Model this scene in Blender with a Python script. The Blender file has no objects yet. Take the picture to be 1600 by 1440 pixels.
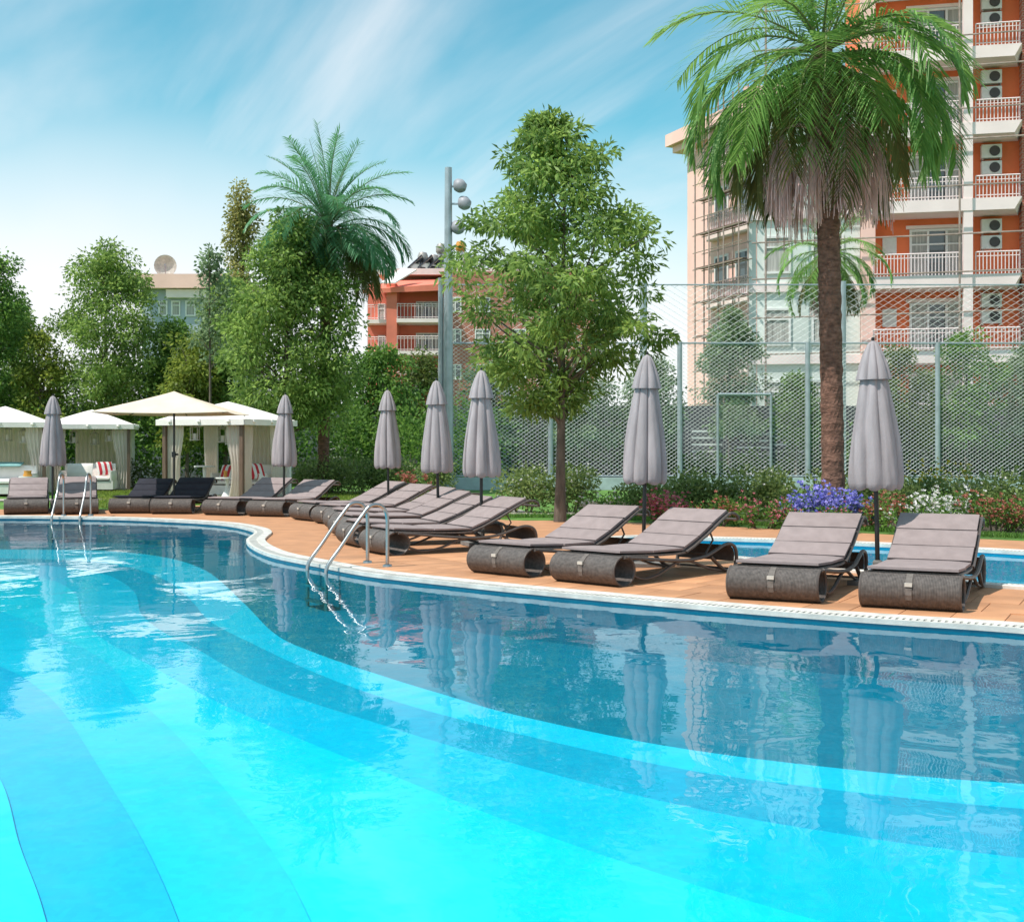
import bpy, bmesh, math, random
import numpy as np
from mathutils import Vector, Matrix
from mathutils.geometry import delaunay_2d_cdt

# ------------------------------------------------------------------ camera, world, sun, exposure
SC = bpy.context.scene
C = bpy.context.collection
FPX, CH, YHOR = 1900.0, 1.35, 695.0          # focal length in photo pixels, eye height, horizon row
cam = bpy.data.cameras.new('camera')
camo = bpy.data.objects.new('camera', cam)
C.objects.link(camo)
camo.location = (0, 0, CH)
camo.rotation_euler = (math.radians(90), 0, 0)
cam.sensor_fit = 'HORIZONTAL'
cam.sensor_width = 36
cam.lens = 36 * FPX / 1600
cam.shift_y = -25 / 1600
cam.clip_end = 3000
cam.clip_start = 0.05
SC.camera = camo

SUN_EL, SUN_AZ = math.radians(60), math.radians(-120)   # azimuth from +Y towards +X
sd = Vector((math.cos(SUN_EL) * math.sin(SUN_AZ), math.cos(SUN_EL) * math.cos(SUN_AZ), math.sin(SUN_EL)))
sl = bpy.data.lights.new('sun', 'SUN')
sl.energy = 3.5
sl.angle = math.radians(0.55)
sl.color = (1.0, 0.95, 0.88)
so = bpy.data.objects.new('sun', sl)
C.objects.link(so)
so.rotation_euler = sd.to_track_quat('Z', 'Y').to_euler()

W = bpy.data.worlds.new('World')
SC.world = W
W.use_nodes = True
wt = W.node_tree
wn, wl = wt.nodes, wt.links
for n in list(wn):
    wn.remove(n)


def wnode(t, **kw):
    n = wn.new(t)
    for k, v in kw.items():
        setattr(n, k, v)
    return n


sky = wnode('ShaderNodeTexSky', sky_type='NISHITA', sun_disc=False)
sky.sun_elevation = SUN_EL
sky.sun_rotation = SUN_AZ
sky.air_density = 1.0
sky.dust_density = 0.6
sky.ozone_density = 1.0
tint = wnode('ShaderNodeMix', data_type='RGBA', blend_type='MULTIPLY')
tint.inputs[0].default_value = 1.0
tint.inputs[7].default_value = (0.44, 1.05, 0.92, 1)
wl.new(sky.outputs[0], tint.inputs[6])
tc = wnode('ShaderNodeTexCoord')
sep = wnode('ShaderNodeSeparateXYZ')
wl.new(tc.outputs['Generated'], sep.inputs[0])


def wmath(op, a, b=None, clamp=False):
    m = wnode('ShaderNodeMath', operation=op)
    m.use_clamp = clamp
    for i, v in enumerate((a, b)):
        if v is None:
            continue
        if isinstance(v, (int, float)):
            m.inputs[i].default_value = v
        else:
            wl.new(v, m.inputs[i])
    return m.outputs[0]


den = wmath('ADD', wmath('MAXIMUM', sep.outputs[2], 0.0), 0.16)
cx = wmath('DIVIDE', sep.outputs[0], den)
cy = wmath('DIVIDE', sep.outputs[1], den)
comb = wnode('ShaderNodeCombineXYZ')
wl.new(cx, comb.inputs[0])
wl.new(cy, comb.inputs[1])
mp = wnode('ShaderNodeMapping')
mp.inputs['Rotation'].default_value = (0, 0, math.radians(63))
wl.new(comb.outputs[0], mp.inputs[0])
mp2 = wnode('ShaderNodeMapping')
mp2.inputs['Scale'].default_value = (0.50, 1.75, 1)
mp2.inputs['Location'].default_value = (1.3, 0.85, 0)
wl.new(mp.outputs[0], mp2.inputs[0])
cn = wnode('ShaderNodeTexNoise')
cn.inputs['Scale'].default_value = 1.35
cn.inputs['Detail'].default_value = 7
cn.inputs['Roughness'].default_value = 0.5
cn.inputs['Distortion'].default_value = 0.45
wl.new(mp2.outputs[0], cn.inputs['Vector'])
cr = wnode('ShaderNodeMapRange', interpolation_type='SMOOTHSTEP')
cr.inputs[1].default_value = 0.33
cr.inputs[2].default_value = 0.74
wl.new(cn.outputs[0], cr.inputs[0])
# broad soft cloud bank low over the horizon
cn2 = wnode('ShaderNodeTexNoise')
cn2.inputs['Scale'].default_value = 0.9
cn2.inputs['Detail'].default_value = 5
wl.new(tc.outputs['Generated'], cn2.inputs['Vector'])
low = wnode('ShaderNodeMapRange', interpolation_type='SMOOTHSTEP')
low.inputs[1].default_value = 0.33
low.inputs[2].default_value = 0.09
wl.new(wmath('ADD', sep.outputs[2], wmath('MULTIPLY', wmath('SUBTRACT', cn2.outputs[0], 0.5), 0.5)), low.inputs[0])
cfac = wmath('MAXIMUM', wmath('MULTIPLY', cr.outputs[0], 0.68), wmath('MULTIPLY', low.outputs[0], 0.93), clamp=True)
cm = wnode('ShaderNodeMix', data_type='RGBA')
wl.new(cfac, cm.inputs[0])
wl.new(tint.outputs[2], cm.inputs[6])
cm.inputs[7].default_value = (6.0, 5.9, 6.05, 1)
bg = wnode('ShaderNodeBackground')
bg.inputs[1].default_value = 0.125
wl.new(cm.outputs[2], bg.inputs[0])
wo = wnode('ShaderNodeOutputWorld')
wl.new(bg.outputs[0], wo.inputs[0])

SC.view_settings.view_transform = 'Standard'
SC.view_settings.look = 'None'
SC.view_settings.exposure = 0.52
SC.view_settings.gamma = 1.0
SC.view_settings.use_curve_mapping = False
SC.render.engine = 'CYCLES'
SC.cycles.max_bounces = 6
SC.cycles.diffuse_bounces = 3
SC.cycles.transparent_max_bounces = 12
SC.cycles.caustics_reflective = False
SC.cycles.caustics_refractive = False
SC.cycles.sample_clamp_indirect = 4.0
try:
    SC.cycles.use_denoising = True
    SC.cycles.denoiser = 'OPENIMAGEDENOISE'
except Exception:
    pass

rnd = random.Random(7)
R = math.radians


def G(px, py, z=0.0):
    Y = FPX * (CH - z) / (py - YHOR)
    return Vector(((px - 800) / FPX * Y, Y, z))


def P(px, py, Y):
    return Vector(((px - 800) / FPX * Y, Y, CH - (py - YHOR) / FPX * Y))


# ------------------------------------------------------------------ materials
M = {}


def newmat(name):
    m = bpy.data.materials.new(name)
    m.use_nodes = True
    nt = m.node_tree
    b = nt.nodes['Principled BSDF']
    M[name] = m
    return m, nt, b


def pmat(name, col, rough=0.6, var=0.12, scale=6.0, bump=0.0, bscale=40.0, metal=0.0, objvar=0.0, stretch=None,
         spec=0.5, col2=None, sheen=0.0):
    """Principled material with noise colour variation, optional bump and per-object tone."""
    m, nt, b = newmat(name)
    N, L = nt.nodes, nt.links
    b.inputs['Roughness'].default_value = rough
    b.inputs['Metallic'].default_value = metal
    b.inputs['Specular IOR Level'].default_value = spec
    if sheen:
        b.inputs['Sheen Weight'].default_value = sheen
    tcn = N.new('ShaderNodeTexCoord')
    mpn = N.new('ShaderNodeMapping')
    L.new(tcn.outputs['Object'], mpn.inputs[0])
    if stretch:
        mpn.inputs['Scale'].default_value = stretch
    nz = N.new('ShaderNodeTexNoise')
    nz.inputs['Scale'].default_value = scale
    nz.inputs['Detail'].default_value = 6
    L.new(mpn.outputs[0], nz.inputs['Vector'])
    mx = N.new('ShaderNodeMix')
    mx.data_type = 'RGBA'
    c = Vector(col)
    lo = c * (1 - var * 1.6) if col2 is None else Vector(col2)
    hi = c * (1 + var)
    mx.inputs[6].default_value = (*lo, 1)
    mx.inputs[7].default_value = (*hi, 1)
    mr = N.new('ShaderNodeMapRange')
    mr.inputs[1].default_value = 0.3
    mr.inputs[2].default_value = 0.7
    L.new(nz.outputs[0], mr.inputs[0])
    L.new(mr.outputs[0], mx.inputs[0])
    out = mx.outputs[2]
    if objvar:
        oi = N.new('ShaderNodeObjectInfo')
        hs = N.new('ShaderNodeHueSaturation')
        mv = N.new('ShaderNodeMapRange')
        mv.inputs[3].default_value = 1 - objvar
        mv.inputs[4].default_value = 1 + objvar
        L.new(oi.outputs['Random'], mv.inputs[0])
        L.new(mv.outputs[0], hs.inputs['Value'])
        L.new(out, hs.inputs['Color'])
        out = hs.outputs[0]
    L.new(out, b.inputs['Base Color'])
    if bump:
        n2 = N.new('ShaderNodeTexNoise')
        n2.inputs['Scale'].default_value = bscale
        n2.inputs['Detail'].default_value = 4
        L.new(mpn.outputs[0], n2.inputs['Vector'])
        bp = N.new('ShaderNodeBump')
        bp.inputs['Strength'].default_value = bump
        bp.inputs['Distance'].default_value = 0.02
        L.new(n2.outputs[0], bp.inputs['Height'])
        L.new(bp.outputs[0], b.inputs['Normal'])
    return m


def leafmat(name, dark, light, transl=0.45, rough=0.5):
    m, nt, b = newmat(name)
    N, L = nt.nodes, nt.links
    at = N.new('ShaderNodeAttribute')
    at.attribute_name = 'var'
    mx = N.new('ShaderNodeMix')
    mx.data_type = 'RGBA'
    mx.inputs[6].default_value = (*dark, 1)
    mx.inputs[7].default_value = (*light, 1)
    L.new(at.outputs['Fac'], mx.inputs[0])
    L.new(mx.outputs[2], b.inputs['Base Color'])
    b.inputs['Roughness'].default_value = rough
    b.inputs['Specular IOR Level'].default_value = 0.35
    tr = N.new('ShaderNodeBsdfTranslucent')
    hs = N.new('ShaderNodeHueSaturation')
    hs.inputs['Value'].default_value = 1.6
    hs.inputs['Hue'].default_value = 0.485
    L.new(mx.outputs[2], hs.inputs['Color'])
    L.new(hs.outputs[0], tr.inputs[0])
    ms = N.new('ShaderNodeMixShader')
    ms.inputs[0].default_value = transl
    L.new(b.outputs[0], ms.inputs[1])
    L.new(tr.outputs[0], ms.inputs[2])
    L.new(ms.outputs[0], N['Material Output'].inputs[0])
    return m


pmat('lawn', (0.10, 0.22, 0.03), 0.9, 0.30, 1.5, 0.6, 90)
pmat('path', (0.42, 0.38, 0.32), 0.85, 0.12, 3, 0.2, 60)
pmat('deck', (0.50, 0.24, 0.12), 0.75, 0.10, 3.0, 0.15, 50)
pmat('deck_tile', (0.56, 0.27, 0.135), 0.62, 0.16, 1.6, 0.12, 70, objvar=0.15)
pmat('coping', (0.64, 0.61, 0.56), 0.55, 0.14, 6, 0.1, 60)
pmat('channel', (0.03, 0.035, 0.04), 0.6, 0.1)
pmat('wicker', (0.155, 0.128, 0.115), 0.55, 0.25, 30, 0.0)
pmat('tube_dark', (0.095, 0.075, 0.066), 0.5, 0.15, 20)
pmat('cushion', (0.30, 0.238, 0.232), 0.9, 0.07, 9, 0.25, 220, objvar=0.04, spec=0.2)
pmat('cushion_navy', (0.034, 0.034, 0.045), 0.85, 0.1, 9, 0.25, 220, objvar=0.05, spec=0.15)
pmat('seam', (0.10, 0.085, 0.09), 0.8, 0.1)
pmat('strap', (0.15, 0.125, 0.11), 0.7, 0.2, 20)
pmat('parasol', (0.36, 0.315, 0.325), 0.85, 0.14, 3, 0.25, 60, objvar=0.04, stretch=(3, 3, 0.6))
pmat('cream', (0.74, 0.60, 0.46), 0.8, 0.06, 3, 0.2, 60)
pmat('pole_dark', (0.045, 0.042, 0.042), 0.4, 0.1, metal=0.6)
pmat('concrete', (0.20, 0.19, 0.18), 0.8, 0.15, 10, 0.3, 60)
pmat('chrome', (0.46, 0.45, 0.44), 0.28, 0.03, metal=1.0)
pmat('white_cloth', (0.90, 0.84, 0.79), 0.85, 0.05, 3, 0.2, 40)
pmat('curtain', (0.90, 0.83, 0.77), 0.9, 0.06, 3, 0.2, 40)
nt = M['curtain'].node_tree
_tr = nt.nodes.new('ShaderNodeBsdfTranslucent')
_tr.inputs[0].default_value = (0.92, 0.85, 0.79, 1)
_mx = nt.nodes.new('ShaderNodeMixShader')
_mx.inputs[0].default_value = 0.5
nt.links.new(nt.nodes['Principled BSDF'].outputs[0], _mx.inputs[1])
nt.links.new(_tr.outputs[0], _mx.inputs[2])
nt.links.new(_mx.outputs[0], nt.nodes['Material Output'].inputs[0])
pmat('wood_brown', (0.16, 0.10, 0.07), 0.6, 0.2, 8, 0.2, 40, stretch=(4, 4, 0.4))
pmat('sofa_white', (0.86, 0.80, 0.76), 0.9, 0.06, 5)
pmat('teal_cloth', (0.22, 0.42, 0.42), 0.9, 0.12, 6)
pmat('amber', (0.65, 0.30, 0.05), 0.3, 0.1)
pmat('lantern', (0.55, 0.50, 0.44), 0.5, 0.15)
pmat('galv', (0.42, 0.47, 0.50), 0.45, 0.10, 4, metal=0.5)
pmat('wire', (0.74, 0.77, 0.76), 0.5, 0.05, metal=0.2)
pmat('lamp_grey', (0.33, 0.33, 0.36), 0.5, 0.1)
pmat('plinth', (0.46, 0.55, 0.56), 0.8, 0.12, 3, 0.2, 40)
pmat('court', (0.10, 0.30, 0.30), 0.8, 0.12, 2)
pmat('grey_wall', (0.11, 0.115, 0.13), 0.85, 0.2, 1.2, 0.2, 20)
pmat('slat_white', (0.78, 0.78, 0.76), 0.7, 0.06)  # white trim; on the screens it stands for light through the gaps
pmat('bark', (0.14, 0.11, 0.085), 0.9, 0.3, 12, 0.6, 30, stretch=(1, 1, 0.25))
pmat('palm_bark', (0.20, 0.105, 0.075), 0.95, 0.35, 9, 0.9, 22, stretch=(1, 1, 2.2))
pmat('orange', (0.88, 0.20, 0.075), 0.85, 0.08, 0.8, 0.15, 25)
pmat('coral', (0.78, 0.21, 0.14), 0.85, 0.08, 0.8, 0.15, 25)
pmat('pink_plaster', (0.90, 0.57, 0.50), 0.85, 0.06, 0.6, 0.15, 25)
pmat('white_plaster', (0.90, 0.74, 0.72), 0.85, 0.06, 0.7, 0.15, 25)
pmat('pale_green', (0.70, 0.74, 0.70), 0.8, 0.07, 0.6, 0.1, 25)
pmat('frame_white', (0.78, 0.76, 0.74), 0.6, 0.04)
pmat('rail_white', (0.84, 0.70, 0.70), 0.6, 0.04)
pmat('ac_white', (0.74, 0.71, 0.68), 0.5, 0.05)
pmat('ac_grille', (0.07, 0.06, 0.06), 0.6, 0.1)
pmat('curtain_in', (0.45, 0.43, 0.40), 0.9, 0.25, 2.5, stretch=(6, 6, 0.3))
pmat('scaffold', (0.42, 0.32, 0.27), 0.5, 0.2, 4, metal=0.3)
pmat('solar', (0.03, 0.035, 0.05), 0.15, 0.1)
pmat('tank', (0.45, 0.40, 0.36), 0.4, 0.1, metal=0.4)
pmat('roof_white', (0.74, 0.69, 0.66), 0.8, 0.08, 1)
pmat('grey_blue', (0.40, 0.45, 0.52), 0.8, 0.1, 0.6)
pmat('soil', (0.07, 0.05, 0.035), 0.95, 0.3, 6, 0.4, 30)
pmat('strand', (0.80, 0.52, 0.50), 0.8, 0.2, 5)
pmat('rachis', (0.20, 0.22, 0.09), 0.6, 0.2, 5)

# woven wicker relief: fine vertical strands on the lounger drums
nt = M['wicker'].node_tree
tcw = nt.nodes.new('ShaderNodeTexCoord')
wv = nt.nodes.new('ShaderNodeTexWave')
wv.bands_direction = 'X'
wv.inputs['Scale'].default_value = 26
wv.inputs['Distortion'].default_value = 0.6
wv.inputs['Detail'].default_value = 2
bpw = nt.nodes.new('ShaderNodeBump')
bpw.inputs['Strength'].default_value = 0.8
bpw.inputs['Distance'].default_value = 0.01
nt.links.new(tcw.outputs['Object'], wv.inputs['Vector'])
nt.links.new(wv.outputs[0], bpw.inputs['Height'])
nt.links.new(bpw.outputs[0], nt.nodes['Principled BSDF'].inputs['Normal'])

# red brick-clad wall
m, nt, b = newmat('red_brick')
bt = nt.nodes.new('ShaderNodeTexBrick')
bt.inputs['Color1'].default_value = (0.40, 0.10, 0.065, 1)
bt.inputs['Color2'].default_value = (0.50, 0.15, 0.09, 1)
bt.inputs['Mortar'].default_value = (0.46, 0.30, 0.25, 1)
bt.inputs['Scale'].default_value = 2.2
bt.inputs['Mortar Size'].default_value = 0.03
tcb = nt.nodes.new('ShaderNodeTexCoord')
mpb = nt.nodes.new('ShaderNodeMapping')
mpb.inputs['Rotation'].default_value = (R(90), 0, 0)
nt.links.new(tcb.outputs['Object'], mpb.inputs[0])
nt.links.new(mpb.outputs[0], bt.inputs['Vector'])
nt.links.new(bt.outputs[0], b.inputs['Base Color'])
b.inputs['Roughness'].default_value = 0.85

# striped pillow cloth
m, nt, b = newmat('stripe_cloth')
wv = nt.nodes.new('ShaderNodeTexWave')
wv.bands_direction = 'X'
wv.wave_profile = 'SIN'
wv.inputs['Scale'].default_value = 1.9
wv.inputs['Distortion'].default_value = 0.0
rp = nt.nodes.new('ShaderNodeValToRGB')
rp.color_ramp.interpolation = 'CONSTANT'
rp.color_ramp.elements[0].color = (0.55, 0.03, 0.045, 1)
rp.color_ramp.elements[1].position = 0.48
rp.color_ramp.elements[1].color = (0.78, 0.75, 0.72, 1)
tcs = nt.nodes.new('ShaderNodeTexCoord')
nt.links.new(tcs.outputs['Object'], wv.inputs['Vector'])
nt.links.new(wv.outputs[0], rp.inputs[0])
nt.links.new(rp.outputs[0], b.inputs['Base Color'])
b.inputs['Roughness'].default_value = 0.9

# window glass: dark reflective pane
m, nt, b = newmat('pane')
b.inputs['Base Color'].default_value = (0.10, 0.115, 0.12, 1)
b.inputs['Roughness'].default_value = 0.06
b.inputs['Specular IOR Level'].default_value = 0.8


def tilemat(name, col, col2):
    m, nt, b = newmat(name)
    N, L = nt.nodes, nt.links
    t = N.new('ShaderNodeTexCoord')
    nz = N.new('ShaderNodeTexNoise')
    nz.inputs['Scale'].default_value = 5.0
    nz.inputs['Detail'].default_value = 8
    nz.inputs['Roughness'].default_value = 0.7
    L.new(t.outputs['Object'], nz.inputs['Vector'])
    vo = N.new('ShaderNodeTexVoronoi')
    vo.inputs['Scale'].default_value = 26
    vo.inputs['Randomness'].default_value = 0.25
    L.new(t.outputs['Object'], vo.inputs['Vector'])
    ad = N.new('ShaderNodeMath')
    ad.operation = 'MULTIPLY_ADD'
    sp = N.new('ShaderNodeSeparateColor')
    L.new(vo.outputs['Color'], sp.inputs[0])
    L.new(sp.outputs[0], ad.inputs[0])
    ad.inputs[1].default_value = 0.30
    L.new(nz.outputs[0], ad.inputs[2])
    mr = N.new('ShaderNodeMapRange')
    mr.inputs[1].default_value = 0.35
    mr.inputs[2].default_value = 0.85
    L.new(ad.outputs[0], mr.inputs[0])
    mx = N.new('ShaderNodeMix')
    mx.data_type = 'RGBA'
    mx.inputs[6].default_value = (*col, 1)
    mx.inputs[7].default_value = (*col2, 1)
    L.new(mr.outputs[0], mx.inputs[0])
    L.new(mx.outputs[2], b.inputs['Base Color'])
    b.inputs['Roughness'].default_value = 0.5
    return m


tilemat('tile_light', (0.004, 0.62, 0.82), (0.006, 0.70, 0.86))
tilemat('tile_cyan', (0.004, 0.54, 0.78), (0.006, 0.62, 0.83))
tilemat('tile_mid', (0.003, 0.42, 0.70), (0.004, 0.50, 0.75))
tilemat('tile_sky', (0.003, 0.50, 0.74), (0.004, 0.58, 0.80))
tilemat('tile_blue', (0.003, 0.34, 0.54), (0.004, 0.42, 0.61))
tilemat('tile_deep', (0.002, 0.17, 0.27), (0.003, 0.22, 0.33))  # darker blue stands in for light absorbed by deep water

# water: Fresnel mix of a mirror and clear tinted transmission, rippled by bump
m = bpy.data.materials.new('water')
m.use_nodes = True
M['water'] = m
nt = m.node_tree
N, L = nt.nodes, nt.links
for n in list(N):
    N.remove(n)
om = N.new('ShaderNodeOutputMaterial')
tcw = N.new('ShaderNodeTexCoord')
mp1 = N.new('ShaderNodeMapping')
mp1.inputs['Scale'].default_value = (1.0, 0.75, 1)
L.new(tcw.outputs['Object'], mp1.inputs[0])
n1 = N.new('ShaderNodeTexNoise')
n1.inputs['Scale'].default_value = 1.3
n1.inputs['Detail'].default_value = 2.0
n1.inputs['Roughness'].default_value = 0.45
n1.inputs['Distortion'].default_value = 0.6
L.new(mp1.outputs[0], n1.inputs['Vector'])
n2 = N.new('ShaderNodeTexNoise')
n2.inputs['Scale'].default_value = 7.0
n2.inputs['Detail'].default_value = 2
L.new(mp1.outputs[0], n2.inputs['Vector'])
n3 = N.new('ShaderNodeTexNoise')            # ripples come in patches
n3.inputs['Scale'].default_value = 0.35
n3.inputs['Detail'].default_value = 2
L.new(tcw.outputs['Object'], n3.inputs['Vector'])
pr = N.new('ShaderNodeMapRange')
pr.inputs[1].default_value = 0.42
pr.inputs[2].default_value = 0.66
pr.inputs[3].default_value = 0.05
pr.inputs[4].default_value = 0.30
L.new(n3.outputs[0], pr.inputs[0])
mm = N.new('ShaderNodeMath')
mm.operation = 'MULTIPLY'
L.new(n2.outputs[0], mm.inputs[0])
L.new(pr.outputs[0], mm.inputs[1])
ma = N.new('ShaderNodeMath')
ma.operation = 'ADD'
L.new(n1.outputs[0], ma.inputs[0])
L.new(mm.outputs[0], ma.inputs[1])
bp = N.new('ShaderNodeBump')
bp.inputs['Strength'].default_value = 1.0
bp.inputs['Distance'].default_value = 0.0085
L.new(ma.outputs[0], bp.inputs['Height'])
fr = N.new('ShaderNodeFresnel')
fr.inputs['IOR'].default_value = 1.40
gl = N.new('ShaderNodeBsdfGlossy')
gl.inputs['Roughness'].default_value = 0.0
L.new(bp.outputs[0], gl.inputs['Normal'])
L.new(bp.outputs[0], fr.inputs['Normal'])
tp = N.new('ShaderNodeBsdfTransparent')
tp.inputs[0].default_value = (0.45, 0.96, 0.985, 1)
mxs = N.new('ShaderNodeMixShader')
geo = N.new('ShaderNodeNewGeometry')
inv = N.new('ShaderNodeMath')
inv.operation = 'SUBTRACT'
inv.inputs[0].default_value = 1.0
L.new(geo.outputs['Backfacing'], inv.inputs[1])
fm = N.new('ShaderNodeMath')
fm.operation = 'MULTIPLY'
L.new(fr.outputs[0], fm.inputs[0])
L.new(inv.outputs[0], fm.inputs[1])
L.new(fm.outputs[0], mxs.inputs[0])
L.new(tp.outputs[0], mxs.inputs[1])
L.new(gl.outputs[0], mxs.inputs[2])
L.new(mxs.outputs[0], om.inputs[0])

leafmat('leaf_mid', (0.045, 0.115, 0.022), (0.20, 0.36, 0.07))
leafmat('leaf_bright', (0.07, 0.14, 0.028), (0.30, 0.44, 0.11), 0.5)
leafmat('leaf_dark', (0.045, 0.105, 0.026), (0.17, 0.30, 0.07))
leafmat('leaf_olive', (0.05, 0.075, 0.018), (0.16, 0.22, 0.05))
leafmat('leaf_yellow', (0.09, 0.14, 0.02), (0.30, 0.37, 0.07))
leafmat('leaf_poplar', (0.14, 0.15, 0.04), (0.42, 0.40, 0.14))
leafmat('leaf_grey', (0.08, 0.13, 0.06), (0.26, 0.36, 0.19))
leafmat('leaf_hedge', (0.045, 0.10, 0.018), (0.34, 0.42, 0.15))
leafmat('palm_leaf', (0.075, 0.19, 0.04), (0.28, 0.48, 0.13), 0.35, 0.5)
leafmat('palm_dry', (0.16, 0.12, 0.05), (0.34, 0.26, 0.12), 0.3, 0.7)
leafmat('palm_leaf_teal', (0.06, 0.19, 0.09), (0.19, 0.42, 0.22), 0.3, 0.4)
leafmat('palm_olive', (0.10, 0.11, 0.035), (0.24, 0.24, 0.08), 0.3, 0.6)
leafmat('petal_pink', (0.32, 0.05, 0.08), (0.62, 0.22, 0.25), 0.25)
leafmat('petal_red', (0.25, 0.06, 0.04), (0.50, 0.20, 0.14), 0.25)
leafmat('petal_blue', (0.10, 0.12, 0.50), (0.42, 0.36, 0.75), 0.25)
leafmat('petal_white', (0.55, 0.52, 0.50), (0.80, 0.78, 0.76), 0.25)
leafmat('petal_yellow', (0.45, 0.32, 0.02), (0.70, 0.60, 0.08), 0.25)


# ------------------------------------------------------------------ mesh helpers
def tag(o, label=None, cat=None, group=None, kind=None):
    if label:
        o['label'] = label
    if cat:
        o['category'] = cat
    if group:
        o['group'] = group
    if kind:
        o['kind'] = kind
    return o


def thing(name, label, cat, loc=(0, 0, 0), rz=0.0, group=None):
    o = bpy.data.objects.new(name, None)
    o.empty_display_size = 0.2
    C.objects.link(o)
    o.location = loc
    o.rotation_euler = (0, 0, rz)
    return tag(o, label, cat, group)


def copy_tree(o, parent=None):
    c = o.copy()
    C.objects.link(c)
    c.parent = parent
    for ch in o.children:
        copy_tree(ch, c)
    return c


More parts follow.
